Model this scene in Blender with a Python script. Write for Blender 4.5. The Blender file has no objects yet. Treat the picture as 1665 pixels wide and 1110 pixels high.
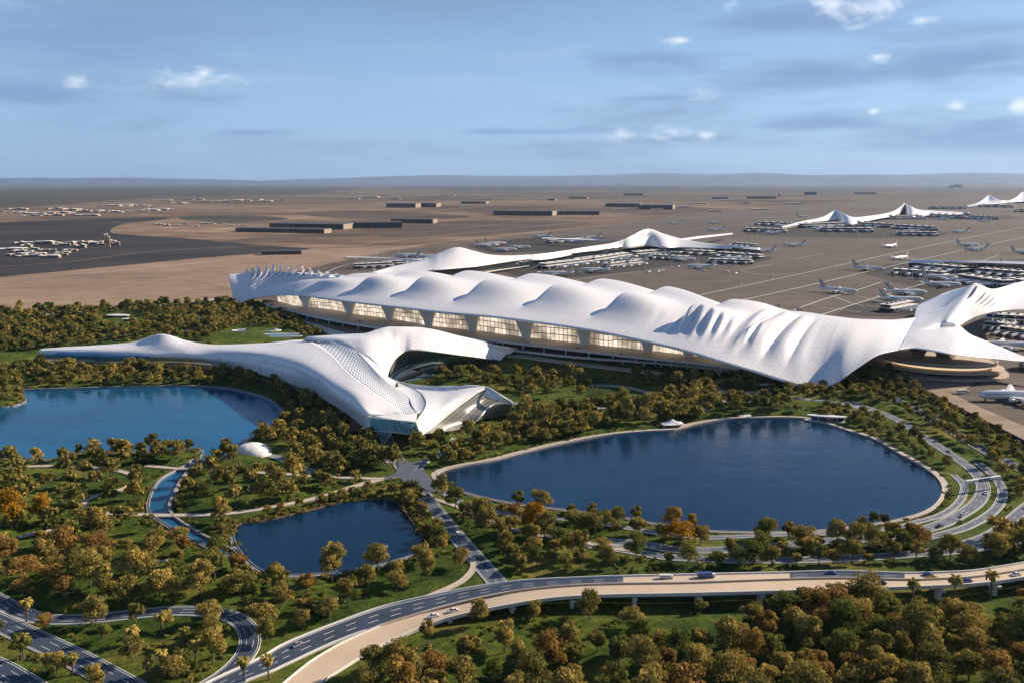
import bpy, bmesh, math, random
import numpy as np
from mathutils import Vector, Matrix, kdtree
from mathutils.geometry import tessellate_polygon
from mathutils.bvhtree import BVHTree

# ---------------------------------------------------------------- camera, sky, sun, exposure
SC = bpy.context.scene
COL = SC.collection
CAMZ, PITCH, FPX = 180.0, math.radians(10.2), 1442.0
cam_d = bpy.data.cameras.new('camera'); cam = bpy.data.objects.new('camera', cam_d); COL.objects.link(cam)
cam.location = (0, 0, CAMZ); cam.rotation_euler = (math.pi/2 - PITCH, 0, 0)
cam_d.sensor_width = 36; cam_d.lens = 36*FPX/1665; cam_d.clip_start = 1; cam_d.clip_end = 200000
SC.camera = cam
SUN_AZ, SUN_EL = math.radians(22), math.radians(28)      # azimuth from +X (right) towards +Y (away)
sdir = Vector((math.cos(SUN_EL)*math.cos(SUN_AZ), math.cos(SUN_EL)*math.sin(SUN_AZ), math.sin(SUN_EL)))
sd = bpy.data.lights.new('sun', 'SUN'); sd.energy = 5.0; sd.angle = math.radians(0.6); sd.color = (1.0, 0.82, 0.62)
so = bpy.data.objects.new('sun', sd); COL.objects.link(so); so.rotation_euler = sdir.to_track_quat('Z', 'Y').to_euler()
SC.view_settings.view_transform = 'Standard'; SC.view_settings.look = 'None'
SC.view_settings.exposure = 0.78; SC.view_settings.gamma = 1
SC.render.engine = 'CYCLES'
SC.cycles.use_denoising = True; SC.cycles.max_bounces = 6; SC.cycles.diffuse_bounces = 2; SC.cycles.glossy_bounces = 3
SC.cycles.transparent_max_bounces = 6; SC.cycles.volume_bounces = 0; SC.cycles.use_adaptive_sampling = True
SC.cycles.adaptive_threshold = 0.015

def pix(px, py, h=0.0):
    """world point seen at photograph pixel (px, py) at height h"""
    v = 555.0 - py; dx = (px-832.5); 
    dy = FPX*math.cos(PITCH) + v*math.sin(PITCH); dz = -FPX*math.sin(PITCH) + v*math.cos(PITCH)
    t = (h-CAMZ)/dz
    return Vector((dx*t, dy*t, h))
def proj(p):
    x, y, z = p[0], p[1], p[2]-CAMZ
    d = y*math.cos(PITCH) - z*math.sin(PITCH); u = y*math.sin(PITCH) + z*math.cos(PITCH)
    return 832.5 + x/d*FPX, 555 - u/d*FPX

# world: Nishita sky with thin cloud bands and a few bright puffs
W = bpy.data.worlds.new('World'); SC.world = W; W.use_nodes = True
def world_nodes():
    nt = W.node_tree; N = nt.nodes; L = nt.links; N.clear()
    def nd(t, **k):
        n = N.new(t)
        for a, b in k.items(): setattr(n, a, b)
        return n
    def m(op, a, b=None, c=None, clamp=False):
        n = nd('ShaderNodeMath', operation=op); n.use_clamp = clamp
        for i, v in enumerate((a, b, c)):
            if v is None: continue
            if isinstance(v, (int, float)): n.inputs[i].default_value = v
            else: L.new(v, n.inputs[i])
        return n.outputs[0]
    def mixc(f, a, b, bt='MIX'):
        n = nd('ShaderNodeMix', data_type='RGBA', blend_type=bt)
        for s, v in ((n.inputs[0], f), (n.inputs[6], a), (n.inputs[7], b)):
            if isinstance(v, (int, float)): s.default_value = v
            elif isinstance(v, tuple): s.default_value = (*v, 1)
            else: L.new(v, s)
        return n.outputs[2]
    sky = nd('ShaderNodeTexSky', sky_type='NISHITA'); sky.sun_disc = False
    sky.sun_elevation = SUN_EL; sky.sun_rotation = math.pi/2 - SUN_AZ
    sky.altitude = 200; sky.air_density = 1.0; sky.dust_density = 0.6; sky.ozone_density = 3.0
    tc = nd('ShaderNodeTexCoord'); sp = nd('ShaderNodeSeparateXYZ'); L.new(tc.outputs['Generated'], sp.inputs[0])
    X, Y, Z = sp.outputs
    az = m('ARCTAN2', X, Y); el = m('ARCSINE', Z)
    def noise(sx, sy, sc, det, off=0.0, rough=0.55, dist=0.0):
        cb = nd('ShaderNodeCombineXYZ'); L.new(m('MULTIPLY_ADD', az, sx, off), cb.inputs[0]); L.new(m('MULTIPLY', el, sy), cb.inputs[1])
        n = nd('ShaderNodeTexNoise'); n.inputs['Scale'].default_value = sc; n.inputs['Detail'].default_value = det
        n.inputs['Roughness'].default_value = rough; n.inputs['Distortion'].default_value = dist
        L.new(cb.outputs[0], n.inputs['Vector']); return n.outputs[0]
    def ramp(v, a, b):
        n = nd('ShaderNodeMapRange', interpolation_type='SMOOTHSTEP'); L.new(v, n.inputs[0])
        n.inputs[1].default_value = a; n.inputs[2].default_value = b; return n.outputs[0]
    base = mixc(1.0, sky.outputs[0], (0.90, 0.98, 1.1), 'MULTIPLY')
    lowfill = ramp(el, 0.32, -0.02)
    base = mixc(m('MULTIPLY', lowfill, 0.72), base, (4.5, 7.3, 11.6))
    # grey blue stratus
    s1 = ramp(noise(2.2, 13.0, 1.6, 6, 3.1, 0.6, 0.3), 0.44, 0.70)
    s2 = ramp(noise(1.1, 7.0, 1.2, 3, 9.7), 0.36, 0.6)
    base = mixc(m('MULTIPLY', m('MULTIPLY', s1, s2), 0.8), base, (2.5, 3.8, 6.0))
    s3 = ramp(noise(1.5, 10.0, 2.4, 7, 21.0, 0.65, 0.4), 0.52, 0.8)
    base = mixc(m('MULTIPLY', s3, 0.45), base, (6.4, 7.9, 9.9))
    # named stratus banks and puffs, as directions in the sky
    def dirof(px, py):
        v = 555.0-py; d = Vector((px-832.5, FPX*math.cos(PITCH)+v*math.sin(PITCH), -FPX*math.sin(PITCH)+v*math.cos(PITCH))).normalized()
        return math.atan2(d.x, d.y), math.asin(d.z)
    def blob(px, py, rx, ry, edge=1.0, sc=1.0):
        a, e = dirof(px, py)
        dx = m('DIVIDE', m('SUBTRACT', az, a), rx*sc/FPX); dy = m('DIVIDE', m('SUBTRACT', el, e), ry*sc/FPX)
        r = m('SQRT', m('ADD', m('MULTIPLY', dx, dx), m('MULTIPLY', dy, dy)))
        return m('SUBTRACT', edge, r)
    fine = noise(30, 60, 1.0, 6, 0, 0.6, 0.4); band = noise(7, 40, 1.0, 6, 5.0, 0.62, 0.3)
    def allmax(lst):
        o = lst[0]
        for b in lst[1:]: o = m('MAXIMUM', o, b)
        return o
    banks = allmax([blob(*b) for b in ((60,150,230,22),(300,160,130,18),(1080,98,130,32),(1290,30,240,34),(1430,118,290,26),(1560,95,190,24),
        (1600,215,240,36),(1360,200,150,18),(1120,228,170,12),(860,214,250,9),(1060,160,110,8),(120,42,330,70),(400,216,80,6))])
    bm_ = ramp(m('ADD', banks, m('MULTIPLY', m('SUBTRACT', band, 0.5), 2.6)), 0.0, 1.1)
    base = mixc(m('MULTIPLY', bm_, 0.92), base, (2.6, 4.1, 6.9))
    puffs = allmax([blob(*b, 1.0, 1.2) for b in ((1395,18,46,20),(1350,8,30,12),(1187,10,15,8),(1100,66,24,7),(1432,92,16,8),(1147,152,17,9),(1500,34,16,7),
        (308,128,46,14),(120,136,18,9),(1095,216,26,14),(1010,221,34,10),(1148,221,14,8),(1555,173,14,8),(1658,172,12,10),(1420,182,8,4),(330,120,16,10))])
    pm = ramp(m('ADD', puffs, m('MULTIPLY', m('SUBTRACT', fine, 0.5), 3.6)), -0.15, 1.6)
    base = mixc(m('MULTIPLY', pm, 0.8), base, (12.0, 12.6, 13.6))
    bg = nd('ShaderNodeBackground'); L.new(base, bg.inputs[0]); bg.inputs[1].default_value = 0.053
    out = nd('ShaderNodeOutputWorld'); L.new(bg.outputs[0], out.inputs[0])
world_nodes()

# ---------------------------------------------------------------- helpers
rng = random.Random(7)
nr = np.random.RandomState(11)

def tag(o, label=None, cat=None, group=None, kind=None):
    if label: o['label'] = label
    if cat: o['category'] = cat
    if group: o['group'] = group
    if kind: o['kind'] = kind
    return o
def empty(name, loc=(0,0,0), rz=0.0):
    o = bpy.data.objects.new(name, None); COL.objects.link(o); o.location = loc; o.rotation_euler = (0,0,rz); o.empty_display_size = 2
    return o
def link_mesh(name, me, mats, parent=None):
    if not isinstance(mats, (list, tuple)): mats = [mats]
    for mt in mats: me.materials.append(mt)
    o = bpy.data.objects.new(name, me); COL.objects.link(o)
    if parent is not None:
        o.parent = parent
    return o
def fast_mesh(name, verts, quads=None, tris=None, mat_idx=None, smooth=False, uv=None, tint=None):
    """verts (n,3), quads (m,4) and tris (k,3) as numpy arrays; uv per vertex"""
    me = bpy.data.meshes.new(name); verts = np.asarray(verts, np.float32)
    lo = []; st = []; tot = []; c = 0
    for f, k in ((quads, 4), (tris, 3)):
        if f is None or len(f) == 0: continue
        f = np.asarray(f, np.int32); lo.append(f.ravel()); n = len(f); st.append(c + np.arange(n)*k); c += n*k
    loops = np.concatenate(lo); starts = np.concatenate(st).astype(np.int32)
    me.vertices.add(len(verts)); me.vertices.foreach_set('co', verts.ravel())
    me.loops.add(len(loops)); me.loops.foreach_set('vertex_index', loops)
    me.polygons.add(len(starts)); me.polygons.foreach_set('loop_start', starts)
    if mat_idx is not None: me.polygons.foreach_set('material_index', np.asarray(mat_idx, np.int32))
    me.polygons.foreach_set('use_smooth', np.full(len(starts), smooth))
    if uv is not None:
        l = me.uv_layers.new(name='UVMap'); l.data.foreach_set('uv', np.asarray(uv, np.float32)[loops].ravel())
    if tint is not None:
        a = me.attributes.new('tint', 'FLOAT', 'POINT'); a.data.foreach_set('value', np.asarray(tint, np.float32))
    me.update(calc_edges=True); me.validate()
    return me

class MB:
    """collects shapes, then links them as one mesh object"""
    def __init__(s): s.v = []; s.f = []; s.m = []
    def add(s, vs, fs, mi=0):
        b = len(s.v); s.v += [tuple(v) for v in vs]; s.f += [tuple(b+i for i in f) for f in fs]; s.m += [mi]*len(fs); return s
    def box(s, c, d, rz=0.0, mi=0, taper=1.0, M=None):
        vs = []
        for z in (-.5, .5):
            k = taper if z > 0 else 1.0
            for x, y in ((-.5,-.5),(.5,-.5),(.5,.5),(-.5,.5)):
                vx, vy = x*d[0]*k, y*d[1]*k
                vs.append(Vector((c[0]+vx*math.cos(rz)-vy*math.sin(rz), c[1]+vx*math.sin(rz)+vy*math.cos(rz), c[2]+z*d[2])))
        if M: vs = [M @ v for v in vs]
        return s.add(vs, [(3,2,1,0),(4,5,6,7),(0,1,5,4),(1,2,6,5),(2,3,7,6),(3,0,4,7)], mi)
    def tube(s, pts, rad, n=8, mi=0, cap=True):
        pts = [Vector(p) for p in pts]; rings = []
        for i, p in enumerate(pts):
            d = (pts[min(i+1, len(pts)-1)] - pts[max(i-1, 0)]).normalized()
            a = d.cross(Vector((0,0,1))) if abs(d.z) < .95 else d.cross(Vector((1,0,0)))
            a.normalize(); b = d.cross(a); r = rad[i] if isinstance(rad, (list, tuple)) else rad
            rr = r if isinstance(r, (list, tuple)) else (r, r)
            rings.append([p + a*math.cos(2*math.pi*k/n)*rr[0] + b*math.sin(2*math.pi*k/n)*rr[1] for k in range(n)])
        vs = [v for r in rings for v in r]; fs = []
        for i in range(len(pts)-1):
            for k in range(n):
                fs.append((i*n+k, i*n+(k+1)%n, (i+1)*n+(k+1)%n, (i+1)*n+k))
        if cap: fs += [tuple(range(n-1, -1, -1)), tuple((len(pts)-1)*n+k for k in range(n))]
        return s.add(vs, fs, mi)
    def prism(s, outline, z0, z1, mi=0, mi_top=None):
        """outline: list of (x, y); closed walls and both caps"""
        n = len(outline); vs = [(x, y, z0) for x, y in outline] + [(x, y, z1) for x, y in outline]
        tr = tessellate_polygon([[Vector((x, y, 0)) for x, y in outline]])
        a = sum(outline[i][0]*outline[(i+1)%n][1]-outline[(i+1)%n][0]*outline[i][1] for i in range(n))
        fs = [(i, (i+1)%n, n+(i+1)%n, n+i) if a > 0 else (i, n+i, n+(i+1)%n, (i+1)%n) for i in range(n)]
        s.add(vs, fs, mi); b = len(s.v)-2*n
        for t in tr:
            t = list(t); p = [outline[i] for i in t]
            ar = (p[1][0]-p[0][0])*(p[2][1]-p[0][1])-(p[2][0]-p[0][0])*(p[1][1]-p[0][1])
            if ar < 0: t.reverse()
            s.f.append(tuple(b+n+i for i in t)); s.m.append(mi if mi_top is None else mi_top)
            s.f.append(tuple(b+i for i in reversed(t))); s.m.append(mi)
        return s
    def build(s, name, mats, parent=None, smooth=False, local=False):
        me = bpy.data.meshes.new(name); vs = s.v
        if parent is not None and not local:
            inv = (Matrix.Translation(parent.location) @ parent.rotation_euler.to_matrix().to_4x4()).inverted()
            vs = [tuple(inv @ Vector(v)) for v in vs]
        me.from_pydata(vs, [], s.f); me.polygons.foreach_set('material_index', s.m)
        if smooth: me.polygons.foreach_set('use_smooth', [True]*len(s.f))
        me.update()
        return link_mesh(name, me, mats, parent)

def copy_tree(o, parent=None):
    c = o.copy(); COL.objects.link(c); c.parent = parent
    for ch in o.children: copy_tree(ch, c)
    return c

def cr(P, n):
    """Catmull-Rom through control points P (k, d), n samples, uniform in index"""
    P = np.asarray(P, float); k = len(P); t = np.linspace(0, k-1, n); i = np.minimum(t.astype(int), k-2); f = (t-i)[:, None]
    if P.ndim == 3: f = f[:, :, None]
    g = lambda j: P[np.clip(j, 0, k-1)]
    p0, p1, p2, p3 = g(i-1), g(i), g(i+1), g(i+2)
    p0 = np.where((i == 0).reshape(f.shape), 2*p1-p2, p0); p3 = np.where((i == k-2).reshape(f.shape), 2*p2-p1, p3)
    return .5*((2*p1)+(-p0+p2)*f+(2*p0-5*p1+4*p2-p3)*f*f+(-p0+3*p1-3*p2+p3)*f**3)
def cr_closed(P, n):
    P = list(map(tuple, P)); k = len(P); Q = P[-2:]+P+P[:3]
    S = cr(Q, (len(Q)-1)*n+1); return S[2*n:(2+k)*n]
def wpts(pts, h=0.0):
    return [tuple(pix(p[0], p[1], p[2] if len(p) > 2 else h)) for p in pts]
def resample(P, step):
    P = np.asarray(P, float); d = np.r_[0, np.cumsum(np.linalg.norm(np.diff(P, axis=0), axis=1))]
    n = max(2, int(round(d[-1]/step))+1); s = np.linspace(0, d[-1], n)
    return np.stack([np.interp(s, d, P[:, i]) for i in range(P.shape[1])], 1)
def grid_mesh(name, V, mat, parent=None, thick=0.0, uv=True):
    """V (nu, nv, 3) world points"""
    nu, nv = V.shape[:2]; idx = np.arange(nu*nv).reshape(nu, nv)
    q = np.stack([idx[:-1,:-1], idx[1:,:-1], idx[1:,1:], idx[:-1,1:]], -1).reshape(-1, 4)
    hu, hv = (nu-1)//2, (nv-1)//2; e1 = V[hu+1, hv]-V[hu, hv]; e2 = V[hu, hv+1]-V[hu, hv]
    if np.cross(e1, e2)[2] < 0: q = q[:, ::-1]
    U = np.stack(np.meshgrid(np.linspace(0,1,nu), np.linspace(0,1,nv), indexing='ij'), -1).reshape(-1, 2)
    vv = V.reshape(-1, 3) - (np.array(parent.location) if parent is not None else 0)
    me = fast_mesh(name, vv, q, smooth=True, uv=U)
    o = link_mesh(name, me, mat, parent)
    if thick:
        md = o.modifiers.new('thickness', 'SOLIDIFY'); md.thickness = thick; md.offset = -1
    return o
def patch(name, rows, mat, nu=60, nv=24, parent=None, thick=0.0):
    """rows: list of control rows (each the same number of (px, py, h)) -> smooth surface"""
    R = np.array([wpts(r) for r in rows]) if len(rows[0][0]) == 3 and not isinstance(rows[0][0], np.ndarray) else np.array(rows)
    V = cr(R.transpose(1, 0, 2), nu)             # (nu, rows, 3)
    V = cr(V.transpose(1, 0, 2), nv).transpose(1, 0, 2)
    return grid_mesh(name, V, mat, parent, thick), V
def wrow(r): return [np.array(p) for p in wpts(r)]

def inside(poly, x, y):
    poly = np.asarray(poly)[:, :2]; x = np.asarray(x); y = np.asarray(y); r = np.zeros(x.shape, bool); n = len(poly); j = n-1
    for i in range(n):
        xi, yi = poly[i]; xj, yj = poly[j]
        with np.errstate(divide='ignore', invalid='ignore'):
            c = ((yi > y) != (yj > y)) & (x < (xj-xi)*(y-yi)/(yj-yi+1e-12)+xi)
        r ^= c; j = i
    return r

# ---------------------------------------------------------------- materials
def new_mat(name):
    m = bpy.data.materials.new(name); m.use_nodes = True; nt = m.node_tree
    return m, nt, nt.nodes['Principled BSDF']
def lk(nt, a, b): nt.links.new(a, b)
def noise_node(nt, scale, detail=4, vec=None, sc3=None, rough=0.55, dist=0.0):
    n = nt.nodes.new('ShaderNodeTexNoise'); n.inputs['Scale'].default_value = scale; n.inputs['Detail'].default_value = detail
    n.inputs['Roughness'].default_value = rough; n.inputs['Distortion'].default_value = dist
    if vec is None:
        g = nt.nodes.new('ShaderNodeNewGeometry'); vec = g.outputs['Position']
    if sc3:
        mp = nt.nodes.new('ShaderNodeMapping'); mp.inputs['Scale'].default_value = sc3; lk(nt, vec, mp.inputs[0]); vec = mp.outputs[0]
    lk(nt, vec, n.inputs['Vector']); return n.outputs[0]
def ramp_node(nt, v, stops):
    r = nt.nodes.new('ShaderNodeValToRGB'); lk(nt, v, r.inputs[0]); e = r.color_ramp.elements
    while len(e) < len(stops): e.new(0.5)
    for k, (p, c) in zip(e, stops):
        k.position = p; k.color = (*c, 1) if len(c) == 3 else c
    return r.outputs[0]
def mix_node(nt, f, a, b, bt='MIX'):
    n = nt.nodes.new('ShaderNodeMix'); n.data_type = 'RGBA'; n.blend_type = bt
    for s, v in ((n.inputs[0], f), (n.inputs[6], a), (n.inputs[7], b)):
        if isinstance(v, (int, float)): s.default_value = v
        elif isinstance(v, tuple): s.default_value = (*v, 1)
        else: lk(nt, v, s)
    return n.outputs[2]
def bump(nt, bs, h, strength, dist=1.0):
    b = nt.nodes.new('ShaderNodeBump'); b.inputs['Strength'].default_value = strength; b.inputs['Distance'].default_value = dist
    lk(nt, h, b.inputs['Height']); lk(nt, b.outputs[0], bs.inputs['Normal'])
def simple(name, c, rough=0.6, var=0.15, scale=0.2, metal=0.0, spec=0.5, bmp=0.0, bscale=2.0, bdist=0.1, emit=0.0):
    m, nt, bs = new_mat(name)
    n = noise_node(nt, scale, 5)
    lo = tuple(x*(1-var) for x in c); hi = tuple(min(1, x*(1+var)) for x in c)
    lk(nt, ramp_node(nt, n, [(0.3, lo), (0.7, hi)]), bs.inputs['Base Color'])
    bs.inputs['Roughness'].default_value = rough; bs.inputs['Metallic'].default_value = metal
    bs.inputs['Specular IOR Level'].default_value = spec
    if bmp: bump(nt, bs, noise_node(nt, bscale, 4), bmp, bdist)
    return m
M = {}
M['roof'] = simple('white_roof_shell', (0.74, 0.74, 0.76), 0.32, 0.03, 0.03, spec=0.5)
def roof_panels():
    m = M['roof']; nt = m.node_tree; bs = nt.nodes['Principled BSDF']
    g = nt.nodes.new('ShaderNodeNewGeometry'); mp = nt.nodes.new('ShaderNodeMapping'); lk(nt, g.outputs['Position'], mp.inputs[0])
    mp.inputs['Rotation'].default_value = (0, 0, math.radians(37))
    br = nt.nodes.new('ShaderNodeTexBrick'); lk(nt, mp.outputs[0], br.inputs['Vector']); br.inputs['Scale'].default_value = 0.055
    br.inputs['Mortar Size'].default_value = 0.010; br.inputs['Color1'].default_value = (0.81,0.81,0.82,1); br.inputs['Color2'].default_value = (0.765,0.765,0.785,1)
    br.inputs['Mortar'].default_value = (0.58,0.58,0.6,1)
    n = noise_node(nt, 0.012, 5)
    c = mix_node(nt, 1.0, br.outputs[0], ramp_node(nt, n, [(0.3,(0.93,0.94,0.96)),(0.7,(1,1,1))]), 'MULTIPLY')
    lk(nt, c, bs.inputs['Base Color']); 
roof_panels()
M['white'] = simple('white_painted_concrete', (0.72, 0.71, 0.69), 0.5, 0.06, 0.3)
M['dark'] = simple('dark_metal_cladding', (0.035, 0.04, 0.05), 0.45, 0.3, 0.1)
M['darkroof'] = simple('dark_flat_roof', (0.06, 0.062, 0.068), 0.7, 0.25, 0.03)
M['sandwall'] = simple('sand_coloured_wall', (0.30, 0.235, 0.18), 0.8, 0.12, 0.1)
M['concrete'] = simple('pale_concrete', (0.42, 0.36, 0.30), 0.75, 0.12, 0.15, bmp=0.2)
M['grey'] = simple('grey_concrete', (0.24, 0.235, 0.235), 0.7, 0.15, 0.2)
M['pave'] = simple('pale_stone_paving', (0.42, 0.37, 0.33), 0.75, 0.15, 0.4)
M['bluepave'] = simple('blue_grey_paving', (0.20, 0.22, 0.255), 0.6, 0.15, 0.3)
M['soil'] = simple('bare_brown_soil', (0.20, 0.125, 0.07), 0.95, 0.35, 0.15, bmp=0.4)
M['asphalt'] = simple('asphalt', (0.038, 0.055, 0.09), 0.55, 0.2, 0.12, bmp=0.1)
M['asphalt_grey'] = simple('worn_grey_asphalt', (0.085, 0.105, 0.14), 0.6, 0.2, 0.15)
M['lane'] = simple('lane_paint', (0.62, 0.62, 0.6), 0.6, 0.1, 1.0)
M['glareroad'] = simple('sun_glare_road', (0.50, 0.40, 0.30), 0.7, 0.08, 0.05, bmp=0.08)  # sunlit glare put into the colour of the bright lanes
M['trunk'] = simple('tree_bark', (0.11, 0.08, 0.055), 0.9, 0.3, 2.0)
M['deadfrond'] = simple('dry_palm_skirt', (0.20, 0.11, 0.045), 0.9, 0.3, 2.0)
M['rust'] = simple('rust_red_paint', (0.35, 0.12, 0.06), 0.6)
M['chrome'] = simple('polished_steel', (0.55, 0.5, 0.44), 0.22, 0.1, 0.05, metal=0.85)
def glass(name, c, rough=0.08, metal=0.0, grid=None, gridc=(0.5,0.5,0.5)):
    m, nt, bs = new_mat(name); bs.inputs['Roughness'].default_value = rough
    col = ramp_node(nt, noise_node(nt, 0.08, 4), [(0.3, tuple(x*0.6 for x in c)), (0.7, tuple(min(1,x*1.35) for x in c))])
    if grid:
        uvn = nt.nodes.new('ShaderNodeUVMap'); br = nt.nodes.new('ShaderNodeTexBrick'); lk(nt, uvn.outputs[0], br.inputs['Vector'])
        mp = nt.nodes.new('ShaderNodeMapping'); lk(nt, uvn.outputs[0], mp.inputs[0]); mp.inputs['Scale'].default_value = (grid[0], grid[1], 1); lk(nt, mp.outputs[0], br.inputs['Vector'])
        br.offset = 0; br.inputs['Scale'].default_value = 1; br.inputs['Brick Width'].default_value = 1; br.inputs['Row Height'].default_value = 1
        br.inputs['Mortar Size'].default_value = 0.07; br.inputs['Mortar Smooth'].default_value = 0
        br.inputs['Color1'].default_value = (0,0,0,1); br.inputs['Color2'].default_value = (0,0,0,1); br.inputs['Mortar'].default_value = (1,1,1,1)
        col = mix_node(nt, br.outputs[0], col, gridc)
    lk(nt, col, bs.inputs['Base Color']); bs.inputs['Metallic'].default_value = metal
    bs.inputs['Specular IOR Level'].default_value = 0.9
    return m
M['glass'] = glass('blue_glass', (0.05, 0.14, 0.2), 0.05, 0.5)
M['glass_nose'] = glass('clear_blue_nose_glass', (0.22, 0.55, 0.68), 0.06, 0.35)
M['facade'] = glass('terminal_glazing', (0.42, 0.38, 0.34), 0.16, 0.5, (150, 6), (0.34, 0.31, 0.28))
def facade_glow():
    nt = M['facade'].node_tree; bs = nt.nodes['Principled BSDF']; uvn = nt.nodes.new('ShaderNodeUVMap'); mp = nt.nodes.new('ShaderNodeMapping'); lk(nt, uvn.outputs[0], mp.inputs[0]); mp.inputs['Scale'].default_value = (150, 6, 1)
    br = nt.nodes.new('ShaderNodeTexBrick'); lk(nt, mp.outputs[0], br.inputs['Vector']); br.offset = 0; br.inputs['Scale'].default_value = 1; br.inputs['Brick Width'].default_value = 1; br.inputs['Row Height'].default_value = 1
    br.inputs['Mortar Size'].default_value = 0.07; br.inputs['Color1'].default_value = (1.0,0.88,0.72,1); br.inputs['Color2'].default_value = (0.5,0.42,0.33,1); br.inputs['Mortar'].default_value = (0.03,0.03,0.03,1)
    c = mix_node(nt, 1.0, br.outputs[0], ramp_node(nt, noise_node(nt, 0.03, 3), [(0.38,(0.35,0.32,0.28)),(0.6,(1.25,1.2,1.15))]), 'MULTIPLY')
    lk(nt, c, bs.inputs['Emission Color']); bs.inputs['Emission Strength'].default_value = 0.62   # glow for the lit halls, plus added sky and sun glints
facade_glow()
M['grille'] = glass('grey_grille_facade', (0.16, 0.155, 0.14), 0.3, 0.3, (70, 6), (0.42, 0.41, 0.38))
M['azure'] = glass('azure_side_face', (0.10, 0.34, 0.60), 0.2, 0.0)  # azure tone for the blue patch over the wing's front face
M['glow_glass'] = simple('warm_glow_glass', (0.5, 0.42, 0.33), 0.2, 0.3, 0.1)
M['glow_glass'].node_tree.nodes['Principled BSDF'].inputs['Emission Color'].default_value = (1.0, 0.72, 0.42, 1); M['glow_glass'].node_tree.nodes['Principled BSDF'].inputs['Emission Strength'].default_value = 0.5   # added glow imitating golden sun highlights on the upper floor
M['glass_dark'] = glass('dark_window_glass', (0.02, 0.03, 0.04), 0.08)
M['slot'] = simple('dark_roof_slot', (0.02, 0.03, 0.06), 0.3)

def perforated():
    m, nt, bs = new_mat('triangular_roof_lights'); bs.inputs['Roughness'].default_value = 0.3
    uvn = nt.nodes.new('ShaderNodeUVMap'); mp = nt.nodes.new('ShaderNodeMapping'); lk(nt, uvn.outputs[0], mp.inputs[0]); mp.inputs['Scale'].default_value = (44, 9, 1)
    sp = nt.nodes.new('ShaderNodeSeparateXYZ'); lk(nt, mp.outputs[0], sp.inputs[0])
    def mt(op, a, b=None):
        n = nt.nodes.new('ShaderNodeMath'); n.operation = op
        for i, v in enumerate((a, b)):
            if v is None: continue
            if isinstance(v, (int, float)): n.inputs[i].default_value = v
            else: lk(nt, v, n.inputs[i])
        return n.outputs[0]
    fx = mt('FRACT', sp.outputs[0]); fy = mt('FRACT', sp.outputs[1])
    a = mt('ABSOLUTE', mt('SUBTRACT', fx, 0.5)); tri = mt('LESS_THAN', mt('ADD', mt('MULTIPLY', a, 1.6), mt('MULTIPLY', fy, 1.0)), 0.84)
    edge = mt('GREATER_THAN', fy, 0.12); k = mt('MULTIPLY', tri, edge)
    lk(nt, mix_node(nt, k, (0.72,0.73,0.76), (0.10,0.17,0.25)), bs.inputs['Base Color'])
    return m
M['perf'] = perforated()

def water_mat(name, deep, rough, bscale, bstr):
    m, nt, bs = new_mat(name)
    n = noise_node(nt, 0.012, 4, sc3=(0.6, 1.6, 1))
    lk(nt, ramp_node(nt, n, [(0.35, tuple(x*0.75 for x in deep)), (0.7, tuple(x*1.3 for x in deep))]), bs.inputs['Base Color'])
    bs.inputs['Roughness'].default_value = rough; bs.inputs['IOR'].default_value = 1.33
    a = noise_node(nt, bscale, 3, sc3=(0.8, 1.5, 1), rough=0.6)
    b = noise_node(nt, 0.04, 3, sc3=(0.7, 1.6, 1))
    s = nt.nodes.new('ShaderNodeMath'); s.operation = 'MULTIPLY'; lk(nt, a, s.inputs[0]); lk(nt, b, s.inputs[1])
    bump(nt, bs, s.outputs[0], bstr, 0.6)
    return m
M['water'] = water_mat('deep_lake_water', (0.002, 0.022, 0.060), 0.05, 0.4, 0.46)
M['water_left'] = water_mat('bright_lake_water', (0.006, 0.085, 0.19), 0.07, 0.4, 0.3)
M['pool'] = water_mat('pale_pool_water', (0.10, 0.20, 0.26), 0.1, 0.6, 0.3)

def desert_mat():
    m, nt, bs = new_mat('desert_ground'); bs.inputs['Roughness'].default_value = 0.95; bs.inputs['Specular IOR Level'].default_value = 0.1
    a = noise_node(nt, 0.0009, 8, sc3=(0.7, 1.0, 1), rough=0.6, dist=0.6); b = noise_node(nt, 0.012, 6, sc3=(0.35, 1, 1), rough=0.65); c = noise_node(nt, 0.00022, 4, sc3=(0.6,1,1))
    base = ramp_node(nt, a, [(0.34,(0.10,0.072,0.052)),(0.45,(0.20,0.145,0.103)),(0.54,(0.27,0.195,0.138)),(0.66,(0.36,0.26,0.185))])
    base = mix_node(nt, 0.8, base, ramp_node(nt, b, [(0.38,(0.35,0.34,0.33)),(0.55,(0.8,0.8,0.8)),(0.66,(1.1,1.1,1.1))]), 'MULTIPLY')
    g = nt.nodes.new('ShaderNodeNewGeometry'); sp = nt.nodes.new('ShaderNodeSeparateXYZ'); lk(nt, g.outputs['Position'], sp.inputs[0])
    mr = nt.nodes.new('ShaderNodeMapRange'); mr.inputs[1].default_value = 4500; mr.inputs[2].default_value = 11000; lk(nt, sp.outputs[1], mr.inputs[0])
    scr = ramp_node(nt, noise_node(nt, 0.0007, 6, sc3=(0.35,1,1), rough=0.7), [(0.40,(0,0,0)),(0.56,(1,1,1))])
    k = nt.nodes.new('ShaderNodeMath'); k.operation = 'MULTIPLY'; lk(nt, mr.outputs[0], k.inputs[0]); lk(nt, scr, k.inputs[1])
    base = mix_node(nt, k.outputs[0], base, (0.075,0.07,0.052))
    lk(nt, base, bs.inputs['Base Color'])
    return m
M['desert'] = desert_mat()
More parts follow.
